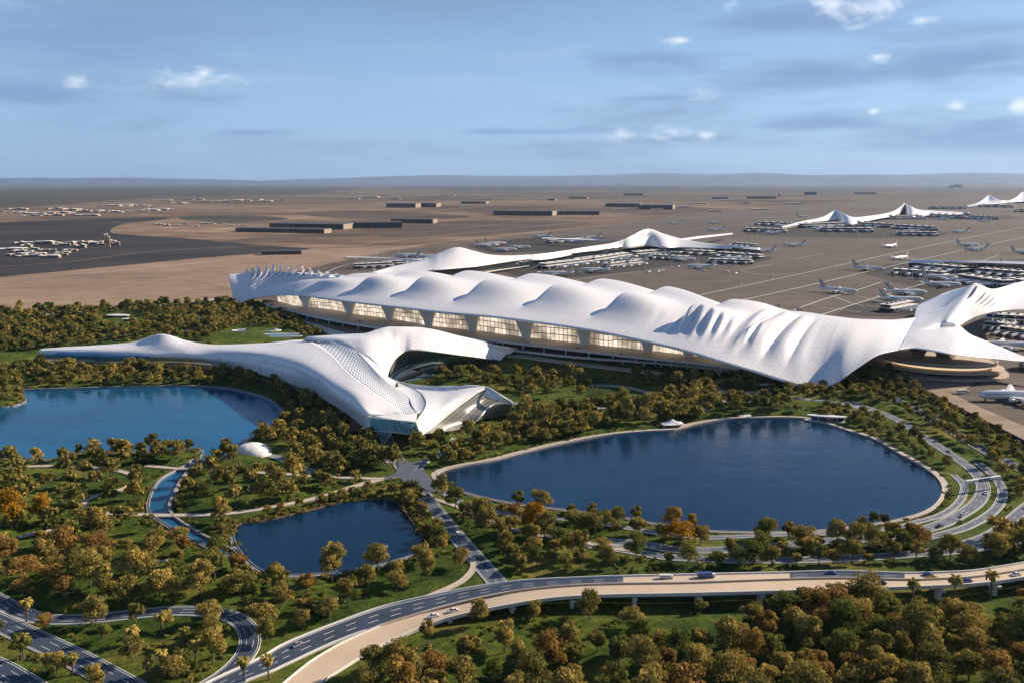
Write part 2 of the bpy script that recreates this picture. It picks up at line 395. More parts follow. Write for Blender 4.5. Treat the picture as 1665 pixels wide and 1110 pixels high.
def lawn_mat():
    m, nt, bs = new_mat('park_grass'); bs.inputs['Roughness'].default_value = 0.95; bs.inputs['Specular IOR Level'].default_value = 0.1
    a = noise_node(nt, 0.02, 6, rough=0.6, dist=0.5); b = noise_node(nt, 0.25, 6, rough=0.7); c = noise_node(nt, 0.008, 3, sc3=(1,1.4,1))
    base = ramp_node(nt, a, [(0.32,(0.028,0.055,0.014)),(0.45,(0.055,0.095,0.018)),(0.56,(0.095,0.125,0.024)),(0.68,(0.20,0.17,0.055))])
    base = mix_node(nt, 0.85, base, ramp_node(nt, b, [(0.36,(0.4,0.45,0.35)),(0.64,(1.3,1.25,1.0))]), 'MULTIPLY')
    lk(nt, base, bs.inputs['Base Color']); bump(nt, bs, noise_node(nt, 0.35, 8, rough=0.75), 1.0, 1.4)
    return m
M['lawn'] = lawn_mat()
def apron_mat(name, c, v=0.2):
    m, nt, bs = new_mat(name); bs.inputs['Roughness'].default_value = 0.85; bs.inputs['Specular IOR Level'].default_value = 0.2
    a = noise_node(nt, 0.0035, 7, sc3=(0.5,1.2,1), rough=0.6); b = noise_node(nt, 0.05, 5, sc3=(0.3,1,1), rough=0.7)
    base = ramp_node(nt, a, [(0.3, tuple(x*(1-v*1.6) for x in c)), (0.55, c), (0.75, tuple(x*(1+v) for x in c))])
    base = mix_node(nt, 0.8, base, ramp_node(nt, b, [(0.36,(0.55,0.55,0.55)),(0.7,(1.1,1.1,1.1))]), 'MULTIPLY')
    lk(nt, base, bs.inputs['Base Color']); return m
M['apron'] = apron_mat('apron_pavement', (0.135, 0.112, 0.094))
M['apron_dark'] = apron_mat('dark_stand_pavement', (0.055, 0.05, 0.045))
M['site'] = apron_mat('dark_building_site', (0.045, 0.042, 0.042), 0.35)
M['dirt'] = apron_mat('brown_dirt_field', (0.115, 0.085, 0.065), 0.35)
M['scrub'] = apron_mat('far_scrub_plain', (0.085, 0.075, 0.052), 0.4)
M['sand'] = apron_mat('pink_sand', (0.33, 0.235, 0.17), 0.2)
M['paleapron'] = apron_mat('pale_apron_slab', (0.36, 0.28, 0.215), 0.15)

def leaf_mat(name, stops, trans=0.25):
    m, nt, bs = new_mat(name); N = nt.nodes; N.remove(bs)
    at = N.new('ShaderNodeAttribute'); at.attribute_name = 'tint'
    oi = N.new('ShaderNodeObjectInfo'); s = N.new('ShaderNodeMath'); s.operation = 'MULTIPLY_ADD'; lk(nt, oi.outputs['Random'], s.inputs[0]); s.inputs[1].default_value = 0.3
    lk(nt, at.outputs['Fac'], s.inputs[2]); s2 = N.new('ShaderNodeMath'); s2.operation = 'SUBTRACT'; lk(nt, s.outputs[0], s2.inputs[0]); s2.inputs[1].default_value = 0.15
    c = ramp_node(nt, s2.outputs[0], stops)
    d = N.new('ShaderNodeBsdfDiffuse'); t = N.new('ShaderNodeBsdfTranslucent'); lk(nt, c, d.inputs[0]); lk(nt, c, t.inputs[0])
    mx = N.new('ShaderNodeMixShader'); mx.inputs[0].default_value = trans; lk(nt, d.outputs[0], mx.inputs[1]); lk(nt, t.outputs[0], mx.inputs[2])
    lk(nt, mx.outputs[0], N['Material Output'].inputs[0]); return m
M['leaf'] = leaf_mat('olive_foliage', [(0.0,(0.06,0.08,0.02)),(0.35,(0.17,0.16,0.045)),(0.62,(0.34,0.265,0.075)),(0.85,(0.50,0.36,0.10)),(1.0,(0.60,0.41,0.10))], 0.3)
M['leaf_gold'] = leaf_mat('golden_foliage', [(0.0,(0.14,0.075,0.012)),(0.5,(0.40,0.21,0.02)),(1.0,(0.60,0.33,0.03))])
M['leaf_russet'] = leaf_mat('russet_foliage', [(0.0,(0.10,0.065,0.02)),(0.5,(0.30,0.185,0.055)),(1.0,(0.52,0.32,0.085))], 0.3)
M['leaf_green'] = leaf_mat('green_foliage', [(0.0,(0.05,0.08,0.02)),(0.5,(0.15,0.17,0.04)),(1.0,(0.30,0.27,0.07))], 0.3)
# ---------------------------------------------------------------- lakes, roads and paths (plans first, so the park ground can be shaped to them)
LAKE_BIG = [(712,772),(722,764),(750,757),(800,748),(850,735),(900,723),(960,711),(1010,704),(1060,700),(1095,698),(1130,689),(1180,681),(1215,679),(1280,678),(1318,681),(1340,687),(1380,700),(1420,713),(1460,736),(1500,758),(1523,776),(1532,795),(1524,815),(1500,832),(1450,846),(1400,853),(1350,860),(1300,863),(1250,864),(1200,864),(1150,862),(1100,855),(1050,848),(1000,838),(950,832),(900,826),(850,820),(800,811),(760,801),(728,789)]
LAKE_LEFT = [(30,634),(100,631.5),(200,628.5),(300,627),(360,630),(400,638),(430,648),(449,661),(456,676),(450,691),(430,703),(402,714),(386,725),(370,738),(352,747),(338,749),(326,745),(331,731),(322,728),(290,731),(240,733),(180,734),(125,735),(104,742),(70,746),(0,744),(-60,744),(-60,664),(0,662),(30,657),(43,650),(38,642)]
POND = [(386,852),(405,849),(430,845),(480,834),(540,819),(580,813),(610,810),(640,813),(655,826),(672,851),(688,874),(691,890),(672,901),(640,911),(600,921),(560,928),(500,933),(450,933),(420,923),(397,902),(384,882),(381,865)]
CANAL = [(336,752),(322,760),(303,767),(291,782),(281,802),(273,822),(279,836),(300,852),(345,878),(382,896),(376,904),(330,884),(284,860),(262,846),(246,834),(243,818),(249,798),(262,778),(286,764),(303,755),(318,745)]
COURT = [(640,618),(650,606),(672,597),(704,589),(726,590),(716,602),(700,612),(668,619)]
def closed(pts, h=0.0, n=6): return cr_closed([p[:2] for p in wpts(pts, h)], n)
WATER = {'big': closed(LAKE_BIG), 'left': closed(LAKE_LEFT), 'pond': closed(POND), 'canal': closed(CANAL)}

ROADS = [ # name, label, width, material, centreline px, lanes
 ('road','straight two lane road from the white pavilion down to the highway',9.0,'asphalt_grey',[(624,706),(636,727),(648,750),(668,776),(708,830),(749,879),(800,937),(812,951)],1),
 ('road','dark curving loop road in the lower left of the park',8.0,'asphalt',[(-40,958),(0,977),(30,994),(66,1005),(111,1007),(166,1004),(222,998),(277,993),(332,994),(377,1002),(401,1021),(406,1047),(392,1073),(366,1097),(330,1120),(300,1140)],2),
 ('road','wide diagonal road in the bottom left corner with tree shadows across it',10.5,'asphalt',[(-60,986),(0,1012),(60,1040),(120,1069),(180,1101),(220,1124),(260,1150)],2),
 ('road','dark road cutting the bottom left corner of the photo',10.0,'asphalt',[(-50,1066),(0,1088),(40,1112),(80,1138)],2),
 ('road','road along the south shore of the right lake, from the crossing',3.8,'asphalt_grey',[(684,774),(710,793),(737,810),(776,825),(834,836),(900,842),(960,848),(1020,858),(1080,868),(1150,874),(1245,870),(1369,866),(1453,858),(1493,848),(1532,836),(1560,815),(1567,790),(1550,771)],1),
 ('road','broad multi lane road sweeping round the east end of the right lake',7.2,'asphalt_grey',[(1380,652),(1453,679),(1503,711),(1542,736),(1580,763),(1598,788),(1592,813),(1562,836),(1522,855),(1468,868),(1394,877),(1319,881),(1245,890),(1170,894),(1100,893),(1040,884),(980,880)],2),
 ('road','outer ramp branching off the east road and rejoining the lakeside',5.0,'asphalt_grey',[(1590,752),(1618,776),(1630,800),(1618,828),(1577,854),(1530,869),(1490,876)],1),
 ('road','outermost curving road coming in at the right edge of the photo',6.5,'asphalt_grey',[(1740,795),(1685,814),(1650,840),(1624,861),(1592,877),(1522,896),(1443,904),(1344,909),(1245,911),(1160,909),(1080,905),(1010,893),(950,885)],1),
 ('road','short service ramp beside the outermost road at the right edge',5.0,'asphalt_grey',[(1720,868),(1665,878),(1615,888),(1560,896),(1500,902)],1),
 ('road','straight dual road running beside the dark airfield fence',9.0,'asphalt',[(1400,620),(1443,642),(1522,684),(1592,727),(1665,765),(1730,800)],2),
 ('road','thin loop road beside the round lawn east of the pavilion',5.0,'bluepave',[(833,655),(880,661),(929,664),(985,663),(1030,659),(1062,649),(1061,640),(1040,634),(1012,628),(960,626)],0),
 ('road','winding pale road under the drooping corner of the terminal roof',6.0,'bluepave',[(1200,612),(1178,617),(1160,623),(1161,630),(1176,636),(1203,638),(1228,638),(1264,641),(1300,648),(1340,651),(1376,657),(1412,668)],0),
 ('road','small turning loop road north of the right lake',5.0,'bluepave',[(1210,640),(1236,642),(1240,647),(1226,651),(1190,651),(1150,656)],0),
 ('road','service road along the south side of the pavilion wing',8.0,'grey',[(500,640),(528,655),(556,677),(586,704),(614,728),(640,752)],0),
 ('path','winding pale footpath through the lawns of the left park',4.0,'pave',[(-40,765),(11,761),(55,758),(111,758),(177,763),(211,770),(223,779),(208,792),(174,802),(148,809),(134,817),(141,827),(163,833),(222,836.5),(273,837.5),(355,836),(408,830),(466,820),(524,807),(582,789),(621,779),(646,775)],0),
 ('path','straight pale footpath crossing the canal near its mouth',4.0,'pave',[(236,757),(270,760),(296,762),(340,764),(380,766),(420,768),(470,771),(524,775),(580,777),(617,778),(646,775)],0),
 ('path','thin path south of the lakeside road in the middle of the park',3.0,'pave',[(667,796),(698,808),(737,821),(787,843),(834,860),(880,871),(930,876),(985,890),(1040,896)],0),
 ('path','thin curving path ending at the middle of the highway',2.6,'pave',[(768,905),(770,920),(764,932),(745,948),(698,969),(652,987),(602,1003)],0),
 ('path','short pale path under the trees at the left edge',3.0,'pave',[(30,874),(60,866),(104,858)],0),
 ('path','short path stub deep in the lower left trees',2.4,'pave',[(228,918),(255,914),(280,910)],0),
 ('path','bare path fragment among the lower left trees',2.4,'pave',[(92,915),(112,920),(140,922)],0),
 ('path','pale path running off from the crossing to the pavilion trees',3.5,'bluepave',[(680,764),(690,752),(712,740),(726,728),(740,712)],0),
 ('path','sandy strip at the foot of the long pavilion wing',8.0,'concrete',[(240,594),(300,593),(350,596),(400,604),(450,618),(490,634),(520,648)],0),
 ('road','road along the far edge of the park at the upper left',8.0,'bluepave',[(-40,520),(40,515),(110,508),(200,501),(300,493),(350,487)],0),
 ('path','curved covered walk north of the pavilion wing',6.0,'bluepave',[(268,556),(285,547),(303,536),(318,526),(326,516)],0),
 ('path','pale plaza path by the small white dome',5.0,'bluepave',[(430,738),(452,744),(470,752),(500,764),(530,774)],0),
 ('road','pale blue service strip running east from the pavilion tip',11.0,'bluepave',[(800,577),(850,580),(900,587),(960,594),(1025,602),(1080,608)],0),
]
road_world = []
for r in ROADS:
    c = cr([p[:2] for p in wpts(r[4])], len(r[4])*10); road_world.append(resample(c, 3.0))
# highway carriageways, taken from their edges in the photo
HWY_UP_N = [(300,1132),(345,1106),(420,1071),(466,1045),(544,1013.5),(621,986.5),(699,968.5),(776,953.5),(850,944),(932,939.5),(1013,936.5),(1121,934),(1260,931),(1369,928.5),(1468,931.5),(1542,930),(1592,926.5),(1665,914.5),(1740,899)]
HWY_UP_S = [(340,1140),(389,1112),(440,1092),(470,1078),(546,1043),(621,1016),(699,991),(776,971),(850,957.5),(932,951),(1013,948),(1121,946.5),(1260,941.5),(1369,939),(1468,941.5),(1542,939.5),(1592,936),(1665,925),(1740,911)]
HWY_LO_N = [(425,1140),(462,1110),(490,1087),(515,1069),(567,1040),(644,1009),(712,991.5),(776,976),(850,961.5),(932,953),(1013,950),(1121,948.5),(1260,943.5),(1369,941),(1468,943.5),(1542,941.5),(1592,938),(1665,927),(1740,913)]
HWY_LO_S = [(470,1150),(525,1108),(556,1088),(585,1070),(622,1048),(671,1026),(705,1013),(745,1001),(815,986),(900,972.5),(990,967.5),(1100,965.5),(1260,961.5),(1369,958),(1468,955),(1542,952),(1600,948),(1665,939),(1740,927)]
HH = [0.4,0.4,0.4,0.4,0.6,1.2,2.2,3.4,5,6,6.5,7,7,7,7,7,7,7,7]
def hedge(E):
    return cr(np.array([tuple(pix(x, y, h)) for (x, y), h in zip(E, HH)]), 220)
HUN, HUS, HLN, HLS = map(hedge, (HWY_UP_N, HWY_UP_S, HWY_LO_N, HWY_LO_S))

PARK = np.array([p[:2] for p in wpts([(-260,520),(0,512),(60,506),(200,499),(330,491),(372,486),(420,487),(436,497),(470,507),(520,519),(600,531),(715,546),(809,557),(948,573),(1080,587),(1180,598),(1260,606),(1330,615),(1400,605),(1437,603),(1468,620),(1562,670),(1665,723),(1800,790)])] + [(700,250),(-700,250)])
X0, X1, Y0, Y1, ST = -700.0, 700.0, 250.0, 1400.0, 3.0
def vnoise(x, y, s, seed):
    r = np.random.RandomState(seed); G = r.rand(64, 64); u = x/s; v = y/s; i = np.floor(u).astype(int); j = np.floor(v).astype(int)
    fu = u-i; fv = v-j; fu = fu*fu*(3-2*fu); fv = fv*fv*(3-2*fv); g = lambda a, b: G[a % 64, b % 64]
    return (g(i,j)*(1-fu)+g(i+1,j)*fu)*(1-fv)+(g(i,j+1)*(1-fu)+g(i+1,j+1)*fu)*fv
def kd_of(arrs):
    pts = np.concatenate([np.asarray(a)[:, :2] for a in arrs]); k = kdtree.KDTree(len(pts))
    for i, p in enumerate(pts): k.insert((p[0], p[1], 0), i)
    k.balance(); return k
WSH = {k: resample(np.vstack([w, w[:1]]), 2.0) for k, w in WATER.items()}
KW = kd_of(list(WSH.values()))
rw = [(a, r[2]) for a, r in zip(road_world, ROADS)]
KR = kd_of([a for a, _ in rw] + [HUN[:, :2], HUS[:, :2], HLN[:, :2], HLS[:, :2], (HUN+HUS)[:, :2]/2, (HLN+HLS)[:, :2]/2])
RWID = np.concatenate([np.full(len(a), w/2) for a, w in rw] + [np.full(220, 2.0)]*4 + [np.full(220, 7.0)]*2)
def dist_w(x, y): return KW.find((x, y, 0))[2]
def dist_r(x, y):
    b = 1e9
    for co, i, d in KR.find_n((x, y, 0), 3): b = min(b, d-RWID[i])
    return b
def build_ground():
    xs = np.arange(X0, X1+.1, ST*0+ (X1-X0)/466); ys = np.arange(Y0, Y1+.1, (Y1-Y0)/383)
    XX, YY = np.meshgrid(xs, ys, indexing='ij'); x = XX.ravel(); y = YY.ravel()
    inp = inside(PARK, x, y); inw = np.zeros(len(x), bool)
    for w in WATER.values(): inw |= inside(w, x, y)
    z = np.zeros(len(x))
    rel = (vnoise(x, y, 38, 3)-.5)*4.5 + (vnoise(x, y, 16, 5)-.5)*2.2 + (vnoise(x, y, 7.5, 8)-.5)*0.9
    for i in np.nonzero(inp)[0]:
        dw = dist_w(x[i], y[i])
        if inw[i]: z[i] = -2.6 if dw > 3 else -2.2; continue
        if dw < 3.2: z[i] = -1.6 if dw < 2.2 else -0.15; continue
        dr = dist_r(x[i], y[i])
        k = min(1, max(0, (min(dw-3, dr-1.5))/10)); z[i] = -0.05 + (rel[i]+0.9)*k*k*(3-2*k)*0.9 if k > 0 else -0.05
    # no relief under the two buildings and near the park's rim
    Z = z.reshape(XX.shape)
    return xs, ys, XX, YY, Z, inp.reshape(XX.shape)
PAV = np.array([p[:2] for p in wpts([(50,585),(68,570),(262,560),(430,562),(600,560),(700,556),(830,577),(812,588),(740,582),(704,592),(672,600),(650,612),(700,636),(795,640),(838,662),(836,674),(770,692),(700,706),(684,712),(600,704),(560,684),(500,650),(400,612),(300,597),(140,592)])])
xs_, ys_, XX_, YY_, ZZ_, INP_ = build_ground()
pin = inside(PAV, XX_.ravel(), YY_.ravel()).reshape(XX_.shape); ZZ_[pin] = -0.05
def ground_z(x, y):
    i = (x-X0)/(xs_[1]-xs_[0]); j = (y-Y0)/(ys_[1]-ys_[0]); i0 = int(min(max(i, 0), len(xs_)-2)); j0 = int(min(max(j, 0), len(ys_)-2))
    if i < 0 or j < 0 or i > len(xs_)-1 or j > len(ys_)-1: return 0.0
    a, b = i-i0, j-j0
    return (ZZ_[i0,j0]*(1-a)+ZZ_[i0+1,j0]*a)*(1-b)+(ZZ_[i0,j0+1]*(1-a)+ZZ_[i0+1,j0+1]*a)*b
def ground_objects():
    nu, nv = XX_.shape; V = np.stack([XX_, YY_, ZZ_], -1).reshape(-1, 3); idx = np.arange(nu*nv).reshape(nu, nv)
    q = np.stack([idx[:-1,:-1], idx[1:,:-1], idx[1:,1:], idx[:-1,1:]], -1).reshape(-1, 4)
    # desert all round the park square, one sheet with it
    F = 90000.0; c = [(X0,Y0,0),(X1,Y0,0),(X1,Y1,0),(X0,Y1,0),(-F,-3000,0),(F,-3000,0),(F,F,0),(-F,F,0)]
    b = len(V); V = np.vstack([V, c]); dq = np.array([(b+4,b+5,b+1,b),(b+5,b+6,b+2,b+1),(b+6,b+7,b+3,b+2),(b+7,b+4,b,b+3)])
    allq = np.vstack([q, dq])
    cin = INP_[:-1,:-1].ravel() & INP_[1:,1:].ravel(); mi = np.r_[np.where(cin, 0, 1), [1]*4]
    me = fast_mesh('ground', V, allq, mat_idx=mi, smooth=True)
    o = link_mesh('ground', me, [M['lawn'], M['desert']]); tag(o, kind='structure')
ground_objects()

def sheet(name, pts, z, mat, px=True, smoothn=0):
    P = [p[:2] for p in wpts(pts)] if px else [tuple(p[:2]) for p in pts]
    if smoothn: P = [tuple(p) for p in cr_closed(P, smoothn)]
    tr = tessellate_polygon([[Vector((x, y, 0)) for x, y in P]]); fs = []
    for t in tr:
        t = list(t); a = [P[i] for i in t]
        if (a[1][0]-a[0][0])*(a[2][1]-a[0][1])-(a[2][0]-a[0][0])*(a[1][1]-a[0][1]) < 0: t.reverse()
        fs.append(tuple(t))
    mb = MB(); mb.add([(x, y, z) for x, y in P], fs); o = mb.build(name, mat)
    return tag(o, kind='structure')
# airfield surfaces
sheet('sand_flat', [(-300,520),(0,511),(60,505),(200,498),(330,490),(372,485),(560,420),(700,398),(505,405.5),(300,423),(0,451),(-300,480)], 0.05, M['sand'])
sheet('apron', [(1900,850),(1665,722.5),(1562,669),(1468,619.5),(1437,602),(1400,604),(1330,614),(1260,605),(1180,597),(1080,586),(948,572),(809,556),(715,545),(600,530),(520,518),(470,506),(436,496),(380,480),(376,466),(560,424),(640,408),(760,394),(900,377),(1100,352),(1300,334),(1500,322),(1700,316),(2200,312),(2200,560)], 0.10, M['apron'])
sheet('building_site', [(-300,372),(0,362),(120,357),(200,354.5),(272,354),(262,358),(205,364),(184,371),(180,378),(200,381.5),(300,388),(400,397),(470,402),(506,405),(440,411),(300,422),(0,450.5),(-300,476)], 0.16, M['site'], smoothn=3)
sheet('stand_pavement', [(840,449),(812,440),(850,432),(905,424),(990,412),(1060,400),(1110,398),(1240,415),(1258,421),(1215,431),(1120,433),(1060,440),(980,447),(920,452)], 0.18, M['apron_dark'])
sheet('stand_pavement', [(1205,372),(1290,362),(1340,366),(1545,378),(1530,386),(1400,388),(1290,386),(1215,382)], 0.2, M['apron_dark'])
sheet('stand_pavement', [(1400,352),(1500,346),(1640,351),(1660,356),(1560,359),(1480,357)], 0.22, M['apron_dark'])
sheet('stand_pavement', [(1395,442),(1440,430),(1700,420),(1760,470),(1560,470),(1540,500),(1480,516),(1360,512),(1380,498),(1500,470),(1440,455)], 0.24, M['apron_dark'])
sheet('stand_pavement', [(760,400),(850,388),(960,384),(1015,392),(960,402),(900,410),(800,412)], 0.26, M['apron_dark'])
sheet('apron_slab', [(1900,850),(1665,722),(1562,668.5),(1470,620),(1500,612),(1545,638),(1600,665),(1665,692),(1900,780)], 0.28, M['paleapron'])
sheet('apron_slab', [(1420,598),(1440,588),(1560,590),(1600,612),(1560,640),(1520,632),(1468,619)], 0.31, M['paleapron'])
for poly in ([(330,398),(420,392),(560,386),(760,372),(860,364),(800,358),(660,364),(560,378),(420,386)],[(620,382),(700,368),(830,358),(960,362),(900,374),(760,384),(660,386)],[(480,346),(620,343),(760,352),(700,358),(560,356)],[(760,344),(900,338),(1000,342),(960,348),(830,350)],[(960,340),(1100,336),(1180,342),(1060,350)]):
    sheet('dirt_field', poly, 0.04+0.012*len(poly), M['dirt'], smoothn=3)
for poly in ([(-300,309),(0,308),(300,303),(560,305),(520,314),(420,318),(240,322),(120,332),(0,338),(-300,340)],[(640,304),(900,300),(1200,301),(1500,303),(1800,306),(1700,314),(1450,311),(1200,312),(1000,308),(800,310)],[(300,352),(390,350),(470,356),(380,362),(300,358)]):
    sheet('scrub_plain', poly, 0.07, M['scrub'], smoothn=4)
# painted taxi lines and desert tracks
def ribbon(mb, P, w, z, mi=0, off=0.0):
    P = np.asarray(P, float)[:, :2]; d = np.gradient(P, axis=0); d /= np.linalg.norm(d, axis=1)[:, None]+1e-9; n = np.stack([-d[:,1], d[:,0]], 1)
    a = P+n*(off+w/2); b = P+n*(off-w/2); k = len(P)
    zz = z if hasattr(z, '__len__') else [z]*k
    mb.add([(*a[i], zz[i]) for i in range(k)]+[(*b[i], zz[i]) for i in range(k)], [(i, k+i, k+i+1, i+1) for i in range(k-1)], mi)
trk = MB()
for L_, w in (([(0,349),(60,343),(200,337),(330,334),(520,330),(800,326),(1000,318)],26),([(0,380),(80,376),(180,371),(260,369)],7),([(0,434),(120,425),(240,410),(380,401)],6),([(60,420),(160,402),(300,392)],5),([(180,362),(280,365),(420,366),(600,360)],14),([(0,322),(300,318),(620,314),(900,309),(1300,304)],50),
    ([(700,345),(760,338),(880,330),(1050,322),(1200,315)],22),([(500,395),(640,390),(800,373)],6),([(300,440),(420,428),(540,412),(640,403)],5),([(0,470),(150,462),(260,452),(330,460),(370,470)],4),([(1000,355),(1200,343),(1400,331)],10),([(340,405),(470,398),(600,392),(700,380)],5)):
    ribbon(trk, resample(cr([p[:2] for p in wpts(L_)], 60), 25.0), w, 0.30)
tag(trk.build('desert_track', M['sand']), kind='structure')
taxi = MB()
for L_, w in (([(1120,484),(1300,446),(1450,413),(1600,382),(1760,352)],2.2),([(1150,500),(1300,468),(1450,433),(1600,400),(1760,366)],2.2),
    ([(1290,505),(1340,487),(1400,470),(1433,459)],2.0),([(1330,514),(1400,492),(1460,474),(1505,461)],2.0),
    ([(900,462),(960,452),(1050,440),(1140,428)],1.6),([(1200,440),(1258,430)],1.6),([(1205,442),(1240,447),(1300,446)],1.6),([(1205,405),(1343,397)],1.6),([(1290,422),(1338,413)],1.6),
    ([(1240,375),(1300,370)],1.5),([(560,402),(640,392),(760,380),(900,366),(1060,352),(1240,338),(1420,326)],3.0),([(560,412),(660,402),(770,388),(930,372),(1100,357),(1260,344),(1480,329)],3.0),
    ([(0,455),(200,440),(400,420),(560,404)],2.4),([(400,470),(500,455),(560,432),(640,418)],2.0),([(180,470),(300,450),(420,438),(560,418)],1.4),
    ([(1100,376),(1260,360),(1420,346),(1600,333)],2.4),([(700,377),(900,356),(1100,342),(1300,327)],2.4),([(1350,480),(1390,495),(1440,500)],1.4),
    ([(1395,482),(1450,495)],1.2),([(1330,500),(1400,508)],1.2),([(1560,440),(1625,414)],1.5),([(1610,436),(1665,426)],1.5)):
    ribbon(taxi, resample(cr([p[:2] for p in wpts(L_)], 40), 30.0), w, 0.45)
for k in range(14):      # small lead-in ticks with lamps' bases along the two long lines
    pass
tag(taxi.build('apron_marking', M['lane']), kind='structure')
# ---------------------------------------------------------------- water and its banks
def water(name, key, z, mat):
    return sheet(name, [tuple(p) for p in WATER[key]], z, mat, px=False)
water('lake_water', 'big', -0.7, M['water']); water('lake_water', 'left', -0.72, M['water_left'])
water('pond_water', 'pond', -0.7, M['water']); water('canal_water', 'canal', -0.74, M['water_left'])
def bank(key, width, mat, z=0.12, part=None, name='embankment'):
    W_ = resample(np.vstack([WATER[key], WATER[key][:1]]), 3.0)[:-1]
    a = W_; ar = np.sum(a[:,0]*np.roll(a[:,1],-1)-np.roll(a[:,0],-1)*a[:,1])
    d = np.roll(W_, -1, 0)-np.roll(W_, 1, 0); d /= np.linalg.norm(d, axis=1)[:, None]; n = np.stack([d[:,1], -d[:,0]], 1)*(1 if ar > 0 else -1)
    k = len(W_); prof = [(-0.1,-1.8),(-0.1,z+.35),(0.35,z+.35),(0.35,z),(width,z),(width+.3,-0.6)]
    vs = []; 
    for off, zz in prof: vs += [(*(W_[i]+n[i]*off), zz) for i in range(k)]
    sel = range(k) if part is None else [i for i in range(k) if part(*proj((W_[i][0], W_[i][1], 0)))]
    sel = set(sel); fs = []
    for p in range(len(prof)-1):
        for i in range(k):
            j = (i+1) % k
            if i in sel: fs.append((p*k+i, p*k+j, (p+1)*k+j, (p+1)*k+i))
    mb = MB(); mb.add(vs, fs); o = mb.build(name, mat); tag(o, kind='structure'); return o
bank('big', 4.2, M['pave'], part=lambda x, y: y < 800, name='lake_promenade'); bank('big', 1.5, M['pave'], part=lambda x, y: y >= 798, name='lake_promenade'); bank('left', 4.0, M['bluepave'], name='lake_promenade')
bank('pond', 2.6, M['bluepave'], part=lambda x, y: y > 870 and x < 680, name='pond_promenade')
bank('pond', 1.0, M['soil'], z=-0.2, part=lambda x, y: not (y > 870 and x < 680), name='pond_bank')
bank('canal', 1.6, M['grey'], name='canal_bank')

# ---------------------------------------------------------------- roads
for k, (r, P) in enumerate(zip(ROADS, road_world)):
    name, label, w, mt, _, lanes = r; mb = MB(); z = 0.14+0.012*k
    ribbon(mb, P, w, z)
    kb = 0.24
    for s in (-1, 1):      # kerb: a real raised strip
        ribbon(mb, P, kb, z+0.14, 1, s*(w/2+kb/2)); 
        d = np.gradient(P, axis=0); d /= np.linalg.norm(d, axis=1)[:, None]; n = np.stack([-d[:,1], d[:,0]], 1)
        for o_, flip in ((w/2, s > 0), (w/2+kb, s < 0)):
            e = P+n*(s*o_); kk = len(P)
            mb.add([(*e[i], z+0.14) for i in range(kk)]+[(*e[i], -0.4) for i in range(kk)], [((i, i+1, kk+i+1, kk+i) if flip else (i+1, i, kk+i, kk+i+1)) for i in range(kk-1)], 1)
    if lanes:
        for s in (-1, 1): ribbon(mb, P, 0.22, z+0.006, 2, s*(w/2-0.7))
        offs = [0] if lanes == 1 else [-w/6, w/6]
        for o_ in offs:
            for i in range(0, len(P)-2, 4): ribbon(mb, P[i:i+2+(lanes > 1)], 0.2, z+0.006, 2, o_)
    o = mb.build(name, [M[mt], M['white'] if mt != 'pave' else M['concrete'], M['lane']]); tag(o, label=None, kind='structure')
sheet('road_junction', [(641,725),(650,742),(662,750),(676,752),(690,746),(697,750),(688,760),(700,778),(712,796),(700,800),(684,792),(668,795),(652,779),(640,776),(628,781),(626,776),(640,771),(648,760),(644,745)], 0.50, M['asphalt_grey'], smoothn=2)

# ---------------------------------------------------------------- elevated highway
hw = empty('elevated_highway', tuple(pix(900, 958, 0)))
tag(hw, 'long curved elevated highway crossing the foreground, blue asphalt lanes beside sand coloured lanes', 'highway')
def deck(N_, S_, name, mats, asph):
    mb = MB(); k = len(N_); th = 0.9
    vs = [tuple(p) for p in N_]+[tuple(p) for p in S_]+[(p[0],p[1],p[2]-th) for p in N_]+[(p[0],p[1],p[2]-th) for p in S_]
    for i in range(k-1):
        xp = proj(N_[i])[0]; mi = 1 if asph(xp) else 0
        mb_f = [((i, k+i, k+i+1, i+1), mi), ((2*k+i, 2*k+i+1, 3*k+i+1, 3*k+i), 2), ((i, i+1, 2*k+i+1, 2*k+i), 2), ((k+i, 3*k+i, 3*k+i+1, k+i+1), 2)]
        if i == 0: mb.add(vs, [f for f, _ in mb_f]); mb.m[-4:] = [m_ for _, m_ in mb_f]
        else:
            for f, m_ in mb_f: mb.f.append(f); mb.m.append(m_)
    # edge lines and lane dashes
    def lerp(t, dz): return N_*(1-t)+S_*t+np.array([0,0,dz])
    def strip(t0, t1, dz, i0, i1, mi):
        A = lerp(t0, dz)[i0:i1+1]; B = lerp(t1, dz)[i0:i1+1]; n = len(A)
        mb.add([tuple(p) for p in A]+[tuple(p) for p in B], [(j, n+j, n+j+1, j+1) for j in range(n-1)], mi)
    strip(.05, .075, .02, 0, k-1, 3); strip(.93, .95, .02, 0, k-1, 3)
    seg = np.linalg.norm(np.diff(N_[:, :2], axis=0), axis=1).mean(); st = max(2, int(round(11/seg))); ln = max(1, int(round(5/seg)))
    for t in (.35, .64):
        for i in range(0, k-ln-1, st): strip(t-.012, t+.012, .02, i, i+ln, 3)
    return mb.build(name, mats, hw)
def fine(E): return resample(E, 2.5)
def pair(A, B):
    n = 340; ra = cr(A[::4], n); rb = cr(B[::4], n); return ra, rb
UN, US = pair(HUN, HUS); LN, LS = pair(HLN, HLS)
deck(UN, US, 'deck', [M['glareroad'], M['asphalt'], M['white'], M['lane']], lambda x: x < 1013 or 1283 < x < 1470)
deck(LN, LS, 'deck', [M['glareroad'], M['glareroad'], M['white'], M['glareroad']], lambda x: False)
